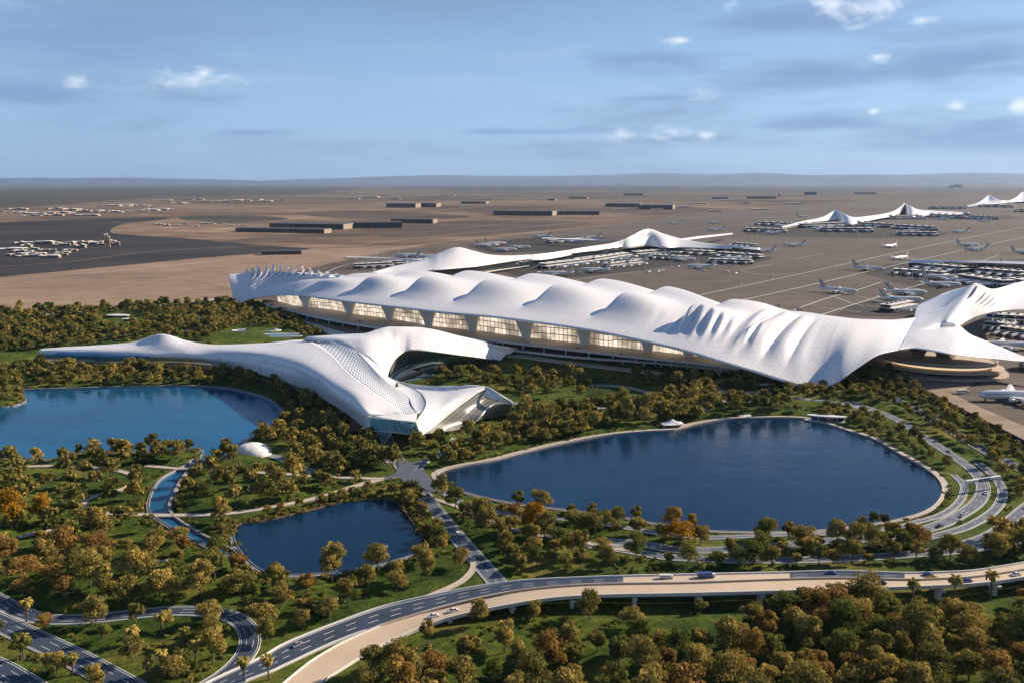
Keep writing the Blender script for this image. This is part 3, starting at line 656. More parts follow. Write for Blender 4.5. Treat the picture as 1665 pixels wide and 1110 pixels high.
def rail(E, name, h=0.75, t=0.35, inset=0.0, mat='white'):
    mb = MB(); k = len(E); d = np.gradient(E[:, :2], axis=0); d /= np.linalg.norm(d, axis=1)[:, None]; n = np.stack([-d[:,1], d[:,0]], 1)
    a = E[:, :2]+n*t/2; b = E[:, :2]-n*t/2; vs = []
    for q, dz in ((a, -0.1), (a, h), (b, h), (b, -0.1)): vs += [(q[i][0], q[i][1], E[i][2]+dz) for i in range(k)]
    fs = []
    for p in range(3):
        for i in range(k-1): fs.append((p*k+i, (p+1)*k+i, (p+1)*k+i+1, p*k+i+1))
    mb.add(vs, fs); return mb.build(name, M[mat], hw)
rail(UN, 'barrier'); rail((US*0.5+LN*0.5)[90:], 'median_barrier', 0.8, 0.5, mat='concrete'); rail(US[:90], 'barrier'); rail(LN[:90], 'barrier', 0.7); rail(LS, 'barrier')
acc = np.r_[0, np.cumsum(np.linalg.norm(np.diff(LS[:, :2], axis=0), axis=1))]; nxt = 0
for i in range(len(LS)):
    if LS[i][2] > 2.8 and acc[i] >= nxt:
        nxt = acc[i]+26
        mid = LS[i]*.8+UN[i]*.2; a = math.atan2(*(LS[min(i+1,339)]-LS[i-1])[[1,0]]); z0 = -1.0
        mb = MB(); mb.box((mid[0], mid[1], (mid[2]-2.4+z0)/2), (1.6, 3.0, mid[2]-2.4-z0), a); mb.box((mid[0], mid[1], mid[2]-2.0), (2.0, 7.5, 0.82), a)
        mb.build('pier', M['white'], hw)
        mid = LS[i]*.2+UN[i]*.8
        mb = MB(); mb.box((mid[0], mid[1], (mid[2]-2.4+z0)/2), (1.6, 3.0, mid[2]-2.4-z0), a); mb.box((mid[0], mid[1], mid[2]-2.0), (2.0, 7.5, 0.82), a)
        mb.build('pier', M['white'], hw)

# ---------------------------------------------------------------- the terminal
EAVE = [(382,500,1),(400,489,12),(430,482,20),(480,480,28),(560,490,33),(640,499,36),(720,508,38),(800,515,40),(880,525,40),(960,537,39),(1040,553,37),(1110,569,33),(1170,587,26),(1230,605,17),(1290,624,7),(1330,633.5,2),(1362,619,12),(1393,597,22),(1425,577,30),(1460,568,32)]
CREST = [(371,446,46),(410,444,47),(470,443,48),(540,449,49),(640,451,51),(730,452,53),(810,455,54),(895,460,55),(975,467,55),(1050,476,55),(1115,487,54),(1180,502,54),(1240,505,54),(1290,508,53),(1330,514,52),(1370,519,50),(1400,521,48),(1430,521,46),(1455,520,44),(1490,516,42)]
term = empty('airport_terminal', tuple(pix(850, 545, 0)))
tag(term, 'vast white terminal with rippling shell roof that droops to the ground at its right corner', 'airport terminal')
def terminal_roof():
    E = cr(wrow(EAVE), 520); C_ = cr(wrow(CREST), 520); perp = np.array([.605, .796, 0])
    ns, nt_ = 520, 110; s = np.linspace(0, 1, ns); T = np.linspace(0, 2, nt_); S = s*19
    V = np.zeros((ns, nt_, 3))
    def sm(a, b, x): q = np.clip((x-a)/(b-a), 0, 1); return q*q*(3-2*q)
    backd = 110*sm(0.0, 0.16, s)*(1-0.75*sm(.84, 1, s))+12
    amp = 16.5*sm(2.2, 4.8, S)*(1-sm(11.9, 13.0, S))
    for j, t in enumerate(T):
        if t <= 1:
            P = E*(1-t)+C_*t
            blg = (t*(1-t))*4*np.interp(S, [0,2,4,10,13,15,17,19], [0,2,5,6,9,11,5,0])
            P = P.copy(); P[:, 2] += blg
            # the drooping corner hangs outward in a vertical curtain
        else:
            q = t-1; P = C_+perp[None]*(backd*q)[:, None]; P[:, 2] = C_[:, 2]*(1-q**1.8)+14*q**1.8*np.where(s < .1, 1, 1)
        V[:, j] = P
    # ripples: ridges with a steep left flank, strongest in a front and a back row
    TT = T[None, :]; SS = S[:, None]
    ph = cr([(-1.9,-5),(0.2,-3),(1.6,-1.5),(2.9,0),(3.73,1),(4.67,2),(5.85,3),(7.2,4),(8.63,5),(10.13,6),(11.93,7),(13.8,8),(15.8,9),(18,10),(20,11)], 400); ph = np.interp(S, ph[:,0], ph[:,1])-0.13
    PH = ph[:, None]-0.42*(TT-0.3)
    f = PH-np.floor(PH)
    saw = np.where(f < 0.15, np.sin(0.5*np.pi*f/0.15)**0.95, np.cos(0.5*np.pi*(f-0.15)/0.85)**1.1)
    ser = 0.10*sm(9.6, 10.6, SS)*np.abs(((SS*3.6) % 1.0)*2-1)
    A = 1.1*np.exp(-((np.minimum(TT-0.46-ser, 0))/0.18)**2)*np.exp(-((np.maximum(TT-0.46, 0))/0.26)**2)+0.72*np.exp(-((TT-1.02)/0.20)**2)+0.25*np.exp(-((TT-1.4)/0.25)**2)
    A = A*sm(0.08, 0.22, TT)
    V[:, :, 2] += amp[:, None]*(saw*A-0.18*A)
    # claw folds on the last ripples and the curtain folds
    claw = sm(10.2, 11.2, SS)*(1-sm(13.8, 14.6, SS))*sm(.12,.32,TT)*(1-sm(.62,.95,TT))
    V[:, :, 2] += claw*0.0*np.abs(np.sin(np.pi*(SS*4.4+TT*1.0)))**0.6
    fold = sm(11.9, 12.3, SS)*(1-sm(13.2, 14.4, SS))*sm(.04,.35,TT)*(1-sm(.75,1.0,TT))
    V[:, :, 2] += fold*6.0*np.abs(np.cos(np.pi*(SS*1.5-0.75*TT+0.1)))
    return V
TV = terminal_roof()
troof = grid_mesh('roof_shell', TV, M['roof'], term, 1.4)
def bvh_of(V):
    nu, nv = V.shape[:2]; idx = np.arange(nu*nv).reshape(nu, nv); q = np.stack([idx[:-1,:-1], idx[1:,:-1], idx[1:,1:], idx[:-1,1:]], -1).reshape(-1, 4)
    return BVHTree.FromPolygons([tuple(p) for p in V.reshape(-1, 3)], [tuple(int(a) for a in f) for f in q])
def hit(b, px, py):
    o = Vector((0,0,CAMZ)); d = (pix(px, py, 0) - o).normalized() if py > 300 else None
    r = b.ray_cast(o, d); return r[0], r[1]
TB = bvh_of(TV)
# curved slats standing on the left end of the roof
for i in range(13):
    S0 = 0.75+i*0.19; big = math.sin(math.pi*min(1, (i+2.2)/14.5))**1.3; k = 16; vs = []
    for q in range(k):
        u = q/(k-1); t = 1.06-0.62*u*(.55+.45*big); S_ = S0+0.30*math.sin(math.pi*u*.9)-0.34*u*u
        P = TV[int(np.clip(S_/19*519, 1, 518)), int(np.clip(t/2*109, 1, 108))]; P2 = TV[int(np.clip(S_/19*519, 1, 518))+1, int(np.clip(t/2*109, 1, 108))]
        h = Vector(P); hh = (10.5*big+2)*(1-u)**1.15+0.6; w = (0.8+3.0*math.sin(math.pi*min(1, u+.12)))*(.5+.5*big)
        a_ = Vector((0.80, -0.55, 0)); vs += [h+Vector((0,0,-.6)), h+a_*w+Vector((0,0,-.6)), h+a_*(w*.9+hh*.10)+Vector((0,0,hh*.55)), h+a_*(hh*.16)+Vector((0,.5,hh))]
    fs = [(q*4+e, (q+1)*4+e, (q+1)*4+(e+1)%4, q*4+(e+1)%4) for q in range(k-1) for e in range(4)]+[(3,2,1,0), (4*k-4,4*k-3,4*k-2,4*k-1)]
    MB().add(vs, fs).build('roof_fin', M['roof'], term)
# right arms and the raised sail
MIDP = (Vector(pix(1460,568,32))+Vector(pix(1490,516,42)))/2; MX, MY = proj(MIDP)
SHR = [(MX,MY,37),(1500,536.5,38),(1530,532,38.3)]
U1 = [(1490,516,42),(1521,507,46),(1546,493,53),(1564,478,60),(1576,466,66),(1585,460.5,69),(1595,463.5,67),(1614,470,61),(1640,464,57),(1690,449,52)]
U2 = [((MX+1490)/2,(MY+516)/2,39.6),(1508,526,41.5),(1530,520,44),(1542,517,46),(1556,508,49),(1569,500,51),(1582,495,52),(1600,492,50),(1635,486,47),(1690,478,45)]
U3 = SHR+[(1546,530.6,38.2),(1560,530,38),(1572,523,38),(1586,516,38),(1606,510,38),(1635,504.5,38),(1690,503,38)]
o_, UVp = patch('roof_shell', [U1, U2, U3], M['roof'], 120, 30, term, 0.4)
L1 = SHR+[(1546,530.6,38.2),(1560,530,38),(1577,543,33),(1602,553.5,28),(1630,565,24),(1665,579,20),(1710,596,16)]
L3 = [(1460,568,32),(1484,566,32),(1508,569,31.8),(1530,573,30.8),(1551,576.5,29),(1580,579,26.5),(1610,582,23.5),(1640,585,21),(1670,588,18.5),(1712,598,15.5)]
L2 = [((a[0]+b[0])/2, (a[1]+b[1])/2, (a[2]+b[2])/2+1.5*(0 < i < 5)) for i, (a, b) in enumerate(zip(L1, L3))]
patch('roof_shell', [L1, L2, L3], M['roof'], 100, 20, term, 0.4)
SB = [(1486,517,40),(1492,497,24),(1506,489.5,22),(1524,481.5,24),(1539,475.6,30),(1556,470,42),(1571,466.5,55),(1584,461,68)]
SA = [(1488,516.5,41),(1505,512,43),(1521,507.5,45.5),(1534,501,48.5),(1546,493.5,52.5),(1564,478.5,59.5),(1576,466.5,65.5),(1585,461,68.5)]
patch('roof_sail', [SA, SB], M['roof'], 40, 10, term, 0.8)
UB = bvh_of(UVp)
for a, b, w in (((1588,465.5),(1572,487),2.0),((1596,469.5),(1577,491),2.2),((1603,475),(1583,494.5),1.9),((1610,479.5),(1589,497),1.6),((1617,483.5),(1596,499),1.3),((1624,487),(1606,499),1.0)):
    mb = MB(); vs = []; k = 10
    for q in range(k):
        u = q/(k-1); x = a[0]*(1-u)+b[0]*u-3.0*math.sin(math.pi*u)*0; y = a[1]*(1-u)+b[1]*u+2*math.sin(math.pi*u)
        h, n = hit(UB, x, y)
        if not h: continue
        ww = w*1.0*math.sin(math.pi*min(1, .12+u*.88))**.7+0.15
        if n.z < 0: n = -n
        sd_ = Vector((1, 0.1, 0)); sd_ = (sd_-n*sd_.dot(n)).normalized()
        vs += [h-sd_*ww+n*.12, h+sd_*ww+n*.12, h+sd_*ww-n*.3, h-sd_*ww-n*.3]
    k = len(vs)//4
    if k > 2:
        mb.add(vs, [(q*4+e, (q+1)*4+e, (q+1)*4+(e+1)%4, q*4+(e+1)%4) for q in range(k-1) for e in range(4)]); mb.build('roof_slot', M['slot'], term)
# glazing, funnel columns, decks
FB = [(452,490,10),(480,497,10),(540,504,10),(576,511,10),(639,519,10),(701,530,10),(774,538,10),(858,549,10),(952,559,10),(1053,570,10),(1123,578,10),(1190,588,10)]
FBw = cr(wrow(FB), 200); Ecur = cr(wrow(EAVE), 800)
def roof_over(p, d=60.0):
    r = TB.ray_cast(Vector((p[0], p[1], 5)), Vector((0,0,1))); return r[0].z if r[0] else d
def eave_h(p):
    i = np.argmin(np.abs(Ecur[:, 0]-p[0]+0.76*(Ecur[:, 1]-p[1]))); return Ecur[i][2]
axis = np.array([.796, -.605, 0]); pr = np.array([.605, .796, 0])
def facade():
    nu, nv = 200, 8; V = np.zeros((nu, nv, 3))
    for j in range(nv):
        t = j/(nv-1)
        for i in range(nu):
            p = FBw[i]-pr*(6*t*t); top = max(13, min(roof_over(FBw[i]-pr*q_, 60) for q_ in (0, 3, 6))-2.6); V[i, j] = (p[0], p[1], 10+(top-10)*t)
    return V
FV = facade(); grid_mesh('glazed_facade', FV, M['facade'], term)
FL = resample(FBw, 4.0); tot = len(FL); 
for kx in (505, 576, 640, 704, 777, 861, 955, 1056, 1126):
    i = int(np.argmin([abs(proj(p)[0]-kx) for p in FL])); p = FL[i]-pr*7; top = roof_over(p, eave_h(p))-1.9; sc_ = min(1, max(.25, (top-10)/30))
    mb = MB(); rings = []
    for t in (0, .25, .5, .75, 1.0):
        z = 10+(top-10)*t; rx = (4.5+19*t**1.3)*sc_; ry = (3+8.0*t**1.3)*sc_; cx = p+axis*(-5*t*sc_)+pr*(1.5*t)
        rings.append([Vector((cx[0]+axis[0]*rx*math.cos(a)+pr[0]*ry*math.sin(a), cx[1]+axis[1]*rx*math.cos(a)+pr[1]*ry*math.sin(a), z)) for a in np.linspace(0, 2*math.pi, 20, endpoint=False)])
    for ring in rings:
        for v in ring: v.z = min(v.z, roof_over(v, v.z+2)-2.2)
    vs = [v for r in rings for v in r]; mb.add(vs, [(q*20+e, q*20+(e+1)%20, (q+1)*20+(e+1)%20, (q+1)*20+e) for q in range(4) for e in range(20)])
    mb.build('funnel_column', M['white'], term, smooth=True)
def slab(name, outer, inner, z, th, mats, parent, edge=True, n=160):
    A = cr(wrow([(x, y, z) for x, y in outer]), n); B = cr(wrow([(x, y, z) for x, y in inner]), n); mb = MB(); k = n
    vs = [tuple(p) for p in A]+[tuple(p) for p in B]+[(p[0],p[1],z-th) for p in A]+[(p[0],p[1],z-th) for p in B]
    fs = []; ms = []
    for i in range(k-1):
        fs += [(i, i+1, k+i+1, k+i), (2*k+i, 3*k+i, 3*k+i+1, 2*k+i+1), (i, 2*k+i, 2*k+i+1, i+1)]; ms += [0, 1, 1]
    mb.add(vs, fs); mb.m = ms
    if edge:
        for i in range(0, k-1): 
            a, b = A[i], A[i+1]; mb.add([(a[0],a[1],z),(b[0],b[1],z),(b[0],b[1],z+1.0),(a[0],a[1],z+1.0),(a[0]+.25,a[1]+.3,z),(b[0]+.25,b[1]+.3,z),(b[0]+.25,b[1]+.3,z+1.0),(a[0]+.25,a[1]+.3,z+1.0)], [(0,1,2,3),(4,7,6,5),(3,2,6,7)], 1)
    return mb.build(name, mats, parent), A
fx = [(452,490),(480,497),(540,504),(576,511),(639,519),(701,530),(774,538),(858,549),(952,559),(1053,570),(1123,578),(1190,588)]
slab('forecourt_deck', [(428,488),(436,497),(480,508),(530,519),(600,531),(680,541),(745,548),(830,557),(930,568.5),(1040,581),(1120,589),(1200,599)], fx, 9.9, 1.4, [M['concrete'], M['white']], term)
o_, LA = slab('lower_deck', [(426,490),(438,503),(480,518),(530,534),(590,549),(670,553),(745,559),(830,569),(930,580),(1040,588),(1120,595),(1225,607)], [(440,488),(470,497),(520,507),(576,516),(639,524),(701,535),(774,543),(858,553),(952,563),(1053,574),(1123,582),(1200,592)], 3.4, 1.2, [M['soil'], M['white']], term)
for i in range(6, 160, 5):
    p = LA[i]; mb = MB(); q = p+pr*1.5; mb.box((q[0], q[1], 1.0), (1.2, 1.2, 3.0), 0.5); mb.build('pier', M['white'], term)
AA = cr(wrow([(x, y, 9.9) for x, y in [(428,488),(436,497),(480,508),(530,519),(600,531),(680,541),(745,548),(830,557),(930,568.5),(1040,581),(1120,589),(1200,599)]]), 160)
for i in range(4, 160, 5):
    q = AA[i]+pr*2.2; mb = MB(); mb.box((q[0], q[1], 5.8), (1.1, 1.1, 5.4), 0.5); mb.build('pier', M['white'], term)
# white lower slab at the left, and a tall pier under the right of the deck
o_, _ = slab('entrance_ramp', [(440,504),(470,515),(500,526),(530,540),(560,553),(590,560)], [(446,502),(490,513),(530,524),(570,535),(600,545),(640,553)], 1.6, 1.4, [M['white'], M['white']], term, n=40)
p = pix(1171, 612, 0); mb = MB(); mb.box((p[0], p[1], 1.2), (3.2, 2.6, 4.6)); mb.box((p[0], p[1], 4.0), (6, 3.5, 1.0)); mb.build('pier', M['white'], term)
# round stacked forecourt under the right arm
rb = empty('round_forecourt', tuple(pix(1530, 606, 0)))
tag(rb, 'round sunlit forecourt of stacked oval decks beneath the right arm of the terminal roof', 'forecourt')
c0 = np.array(pix(1528, 604, 0))
def oval(cx, cy, a, b, ang, n=48): return [(cx+a*math.cos(t)*math.cos(ang)-b*math.sin(t)*math.sin(ang), cy+a*math.cos(t)*math.sin(ang)+b*math.sin(t)*math.cos(ang)) for t in np.linspace(0, 2*math.pi, n, endpoint=False)]
for z, a, b, m_ in ((0.4,62,50,'concrete'),(5.2,58,45,'concrete'),(10.4,52,40,'concrete')):
    mb = MB(); mb.prism(oval(c0[0], c0[1]+6, a, b, -0.3), z, z+1.3); mb.build('deck', M[m_], rb)
mb = MB(); mb.prism(oval(c0[0]+2, c0[1]+8, 47, 35, -0.3), 0.4, 5.2); mb.build('ground_floor_wall', M['glass_dark'], rb, smooth=False)
mb = MB(); mb.prism(oval(c0[0]+4, c0[1]+10, 45, 34, -0.3), 6.5, 10.4); mb.build('upper_floor_wall', M['glow_glass'], rb, smooth=False)
for (dx, dy, r0, r1, h) in ((-18,8,5,13,14),(12,14,9,24,13)):
    mb = MB(); rings = []
    for t in (0,.3,.6,.85,1):
        r = r0+(r1-r0)*t**1.8; rings.append([Vector((c0[0]+dx+r*math.cos(a), c0[1]+dy+r*math.sin(a)*.7, 11.7+h*t)) for a in np.linspace(0,2*math.pi,28,endpoint=False)])
    mb.add([v for r in rings for v in r], [(q*28+e, q*28+(e+1)%28, (q+1)*28+(e+1)%28, (q+1)*28+e) for q in range(4) for e in range(28)])
    mb.build('funnel_column', M['chrome'], rb, smooth=True)
mb = MB(); ov = oval(c0[0], c0[1]+6, 51.6, 39.6, -0.3, 60); mb.tube([(x, y, 13.0) for x, y in ov]+[(ov[0][0], ov[0][1], 13.0)], .45, 6); mb.build('handrail', M['white'], rb)
# ---------------------------------------------------------------- the white pavilion in the park
pv = empty('sculpted_pavilion', tuple(pix(640, 700, 0)))
tag(pv, 'white swooping pavilion in the park with a long left wing and a blue glass nose', 'pavilion')
TT_ = [(66,567,12),(105,564,15),(150,561.5,17),(215,556,21),(262,543,31),(305,554,25),(350,560,24),(430,557.5,28),(495,553,34),(535,572,35),(565,603,33),(596,627,30),(625,648,26),(654,671,21)]
TM_ = [(64,570,12),(103,568,15),(150,567,17),(215,567,18.5),(262,567,20),(300,568,21),(345,569,22),(415,572,27),(478,583,31),(518,603,31),(547,624,29),(575,640,28),(600,659,25),(630,673.5,20.5)]
TN_ = [(60,576,8),(101,576,11),(148,577,12),(205,578,13),(250,579,14),(290,580,15),(338,582,16),(408,588,19),(465,601,22),(510,620,23),(541,640,22.5),(568,656,22),(592,671,22),(606,675.5,20.5)]
TB_ = [(56,584,2),(98,586,3),(145,588,4),(195,588,5),(240,587.5,6),(285,588,7),(332,591,8),(400,601,10),(450,615,11),(500,632,12),(536,652,12),(564,670,12),(585,686,12),(600,697,12)]
patch('roof_shell', [TT_, TM_, TN_, TB_], M['roof'], 240, 36, pv, 0.9)
patch('blue_side', [[(68,570.6,11.6),(103,569.2,14.6),(150,568.6,16.4),(215,568.4,17.6),(262,568.6,18.6),(276,569.4,18.8)],[(61,576.3,8),(101,576.3,11),(148,577.2,12),(205,578.2,13),(246,578.8,14),(262,579.6,14)],[(56.5,583.4,2.4),(98,585.4,3.4),(145,587.4,4.4),(190,587.4,5.4),(230,587.0,6.2),(250,587.2,6.6)]], M['azure'], 60, 10, pv)
patch('roof_shell', [[(654,671,21),(664,672.5,20.5),(678,671,20)], [(630,673.5,20.6),(652,678,20),(677,679,19)], [(606,675.5,20.6),(598,677.5,20.5),(598,677.5,20.5)][:1]+[(636,681,19.5),(676,686,18.5)]], M['roof'], 24, 12, pv, 0.5)
BL_ = [(495,553,34),(535,572,34.9),(565,603,32.9),(596,627,29.9),(625,648,25.9),(654,671,20.9),(678,671,19.9)]
BC_ = [(498,551.5,36),(548,557,37),(580,571.5,36),(597,589,34),(617,610,31),(641,629,26.5),(664,646,22)]
BD_ = [(a[0]*.5+b[0]*.5, a[1]*.5+b[1]*.5, a[2]*.5+b[2]*.5-1.2) for a, b in zip(BL_, BC_)]
patch('perforated_roof_band', [BL_, BD_, BC_], M['perf'], 160, 30, pv, 0.6)
# bowl of the perforated band curling into the right lobe
patch('perforated_roof_band', [[(641,629,26.5),(652,637,24),(664,646,22),(670,660,20.6),(678,671,19.9)], [(648,627,24.5),(662,634,22),(676,646,20.3),(682,658,19.6),(683,670,19.4)], [(645,620,21),(668,630,20.8),(687,641,20.8),(693,655,20.4),(686,672,19.3)]], M['perf'], 60, 20, pv, 0.5)
# warm flank from the band's crest down to the pinch
patch('roof_shell', [[(580,571.5,36.1),(597,589,34.1),(617,610,31.1),(641,629,26.6)], [(590,575,36),(606,590,33),(622,608,29),(643,624,24)], [(598,578,35.5),(613,592,31),(629,611,22),(645,620,21)]], M['roof'], 50, 12, pv, 0.6)
EE_ = [(497,552,35.8),(548,557,37),(582,572,36),(598,579,35.3),(614,593,31),(629,612,22),(633,597,21),(642,582,25),(657,570.5,29),(672,567.3,30.5),(704,570,27.5),(740,575,20),(762,578,14),(800,583,6),(814,586,2)]
SS_ = [(499,550.5,35.8),(530,548.5,37),(560,547,38.5),(587,545.5,40.5),(605,540,42),(623,535.7,43.5),(636,535.3,43.5),(648,535.2,43.5),(660,535.4,43),(675,536,42),(700,540,39.5),(735,549,33),(765,556,26),(800,566,14),(829,575,4)]
def lobe():
    E = np.array(wrow(EE_)); S_ = np.array(wrow(SS_)); m1 = E*.62+S_*.38+np.array([0,0,1.8]); m2 = E*.28+S_*.72+np.array([0,0,2.4])
    Bk = S_+np.array([12,45,0])[None]; Bk[:, 2] = np.minimum(S_[:, 2]*.55, 22); Bm = S_*.6+Bk*.4; Bm[:, 2] = S_[:, 2]*.93+Bk[:, 2]*.07
    V = cr(np.stack([E, m1, m2, S_, Bm, Bk], 1), 200); V = cr(V.transpose(1, 0, 2), 50).transpose(1, 0, 2)
    grid_mesh('roof_shell', V, M['roof'], pv, 0.9)
lobe()
# recessed soffit under the arch
AR_ = [(633,598,20.5),(642,583,24.5),(657,571.5,28.5),(672,568.4,30),(704,571,27),(740,575.8,19.5),(762,578.6,13.5)]
AG_ = [(633,614,5),(646,603,5),(657,597.5,5),(668,593.5,5),(704,585,5),(728,580.5,5),(745,579,5)]
AX_ = [(a[0]*.45+b[0]*.55+2, a[1]*.45+b[1]*.55-1, a[2]*.5+b[2]*.5) for a, b in zip(AR_, AG_)]
patch('arch_facade', [AR_, AX_, AG_], M['grille'], 60, 16, pv)
def rim(name, pts, r, mat='white', n=90):
    P = cr(wrow(pts), n); MB().tube([Vector(p) for p in P], r, 8, cap=True).build(name, M[mat], pv, smooth=True)
rim('arch_rim', [(629,613,21)]+AR_+[(800,584,6)], 0.7)
rim('lower_arch_rim', [(631,616,4.5)]+[(x, y+1, 4.6) for x, y, _ in AG_], 0.9)
# right lobe
DK = [(630,612.5,21.5),(645,620,21),(664,628,20.8),(679,635,20.8),(688,642,20.8),(693.5,654,20.4),(691,664,19.9),(684,675,19),(676,686,18.3)]
DQ = [(634,614.5,21),(660,622.5,22),(700,626.5,24),(750,626.7,26),(790,628.5,25),(765,644,21),(738,664,15.5),(712,685,10.5),(684,707.5,8)]
def mixr(A, B, t, dz): return [(a[0]*(1-t)+b[0]*t, a[1]*(1-t)+b[1]*t, a[2]*(1-t)+b[2]*t+dz) for a, b in zip(A, B)]
def lobe2():
    K = np.array(wrow(DK)); Q = np.array(wrow(DQ)); R = [K*(1-t)+Q*t+np.array([0,0,d]) for t, d in ((0,0),(.33,-0.8),(.67,0.4),(1,0))]
    V = cr(np.stack(R, 1), 110); V = cr(V.transpose(1, 0, 2), 26).transpose(1, 0, 2); grid_mesh('roof_shell', V, M['roof'], pv, 0.7)
lobe2()
F1 = [(690,705,7.5),(712,686,10.4),(738,665,15.4),(758,650,19.4),(776,637,22.6),(791,629.5,24.8)]
F2 = [(742,699,2),(769,688,2.5),(783,674,8),(794,662,11),(809,655.5,13),(833,654.3,14)]
F0 = mixr(F1, F2, .5, -1.0)
patch('concave_facade', [F1, F0, F2], M['grille'], 50, 16, pv)
patch('roof_shell', [[(791,628.6,25),(803,635,22.5),(816,643,20),(833,653.5,15)], [(790,634,23),(800,641,20.5),(812,648,17.5),(832,654,14.5)], [(786,640,20.5),(795,647,17.5),(808,652.5,15),(831,654.6,14)]], M['roof'], 24, 10, pv, 0.4)
rim('edge_rim', [(684,707.5,8)]+F1[1:]+[(812,641,20.5),(833,653.5,15)], 0.75); rim('edge_rim', F2[1:], 0.8); rim('bowl_rim', DK, 0.6)
ft = cr(wrow([(783,675.5,7.5),(794,663.5,10.5),(809,657,12.6),(833,655.5,13.7)]), 26); fb = cr(wrow([(785,681,0),(798,678.5,0),(815,674.5,0),(833,671,0)]), 26)
patch('end_glazing', [[(784,676,7),(795,664,10.3),(809,657.5,12.4),(832,656,13.6)], [(786,680.8,0.2),(799,678,0.2),(815,674,0.2),(832,670.8,0.2)]], M['glass_dark'], 20, 6, pv)
for i in range(26):
    a, b = Vector(ft[i]), Vector(fb[i]); MB().tube([b+Vector((0,-.6,0)), a+Vector((0,-.6,0))], 0.33, 4).build('column', M['white'], pv)
# glass nose and its three sided foot
N1 = [(598,677.4,20.4),(636,681.8,19.3),(676,686,18.3)]; N2 = [(603,699.5,10.5),(640,702,9.5),(684,707.6,8)]
Nv = [Vector(p) for p in wpts(N1)]; Nb = [Vector(p) for p in wpts(N2)]
patch('glass_nose', [N1, N2], M['glass_nose'], 12, 8, pv)
mb = MB(); back = Vector((4, 34, 4)); A3 = [Nb[0], Nb[1], Nb[2], Nb[2]+Vector((3,30,3)), Nb[0]+back]
mb.add(A3, [(0,1,2,3,4)]); mb.build('soffit', M['white'], pv)
for a, b, r in ((Nv[0],Nv[1],.45),(Nv[1],Nv[2],.45),(Nb[0],Nb[1],.4),(Nb[1],Nb[2],.4),(Nv[0],Nb[0],.4),(Nv[2],Nb[2],.5)):
    MB().tube([a, b], r, 6).build('nose_frame', M['white'], pv)
for t in (.2,.4,.6,.8):
    MB().tube([Nv[0].lerp(Nv[2], t)+Vector((0,-.2,0)), Nb[0].lerp(Nb[2], t)+Vector((0,-.2,0))], .14, 4).build('mullion', M['white'], pv)
t0, t1, ft_ = Vector(pix(612,699.5,10.3)), Vector(pix(638,702,9.6)), Vector(pix(623.5,721,0)); t2 = (t0+t1)/2+Vector((2,14,0)); fb_ = ft_+Vector((0.6,1.6,0))
MB().add([t0,t1,ft_,t2,fb_], [(0,2,1),(1,2,4),(1,4,3),(3,4,2),(3,2,0)]).build('glass_foot', M['glass_nose'], pv)
for q in (t0, t1): MB().tube([q, ft_], .35, 6).build('foot_frame', M['white'], pv)
MB().tube([t1, t2], .35, 6).build('foot_frame', M['white'], pv)
# lower wall of the long wing, set back beneath the shell edge
wt = [(a[0]+2, a[1]-1, a[2]) for a in TB_[4:13]]
def skirt():
    T0 = cr(wrow(TB_[1:13]), 80)+np.array([2.5,6,0.3]); B0 = T0.copy(); B0[:, 2] = 0.0
    grid_mesh('lower_wall', np.stack([T0, (T0+B0)/2, B0], 1), M['sandwall'], pv)
    R = cr(wrow(TB_), 200); 
    for dz in (-0.5,): MB().tube([Vector(p)+Vector((0,-.2,dz)) for p in R], 0.35, 6).build('shell_edge', M['white'], pv, smooth=True)
skirt()
# court water and float under the arch
sheet('court_water', COURT, 0.34, M['pool'], smoothn=4)
bt = empty('pleasure_boat', tuple(pix(690, 612, 0.5)), 0.25); tag(bt, 'small white boat with a red rear canopy on the water inside the pavilion arch', 'boat')
mb = MB()
def hull_rings(L_, B_, H_):
    vs = []; n = 9
    for i in range(n):
        u = i/(n-1); w = B_/2*math.sin(math.pi*min(1, .25+u*.75))**.8 if u < 1 else 0.05; x = -L_/2+L_*u
        w = B_/2*(1-max(0, u-.45)**1.8*2.9); w = max(.05, w)
        vs += [(x,-w,H_+.25*u*u),(x,-w*.6,0),(x,w*.6,0),(x,w,H_+.25*u*u)]
    return vs, [(q*4+e,(q+1)*4+e,(q+1)*4+e+1,q*4+e+1) for q in range(n-1) for e in range(3)]+[(3,2,1,0)]+[(q*4+3,(q+1)*4+3,(q+1)*4,q*4) for q in range(n-1)]
v, f = hull_rings(15, 4.6, 1.4); mb.add(v, f); mb.build('hull', M['white'], bt, local=True)
MB().box((0.5,0,2.2),(6,3,1.6),taper=.8).build('cabin', M['white'], bt, local=True); MB().box((-4.2,0,2.9),(4.5,3.6,.25)).box((-5.9,1.5,2),(.15,.15,1.8)).box((-5.9,-1.5,2),(.15,.15,1.8)).build('canopy', M['rust'], bt, local=True)

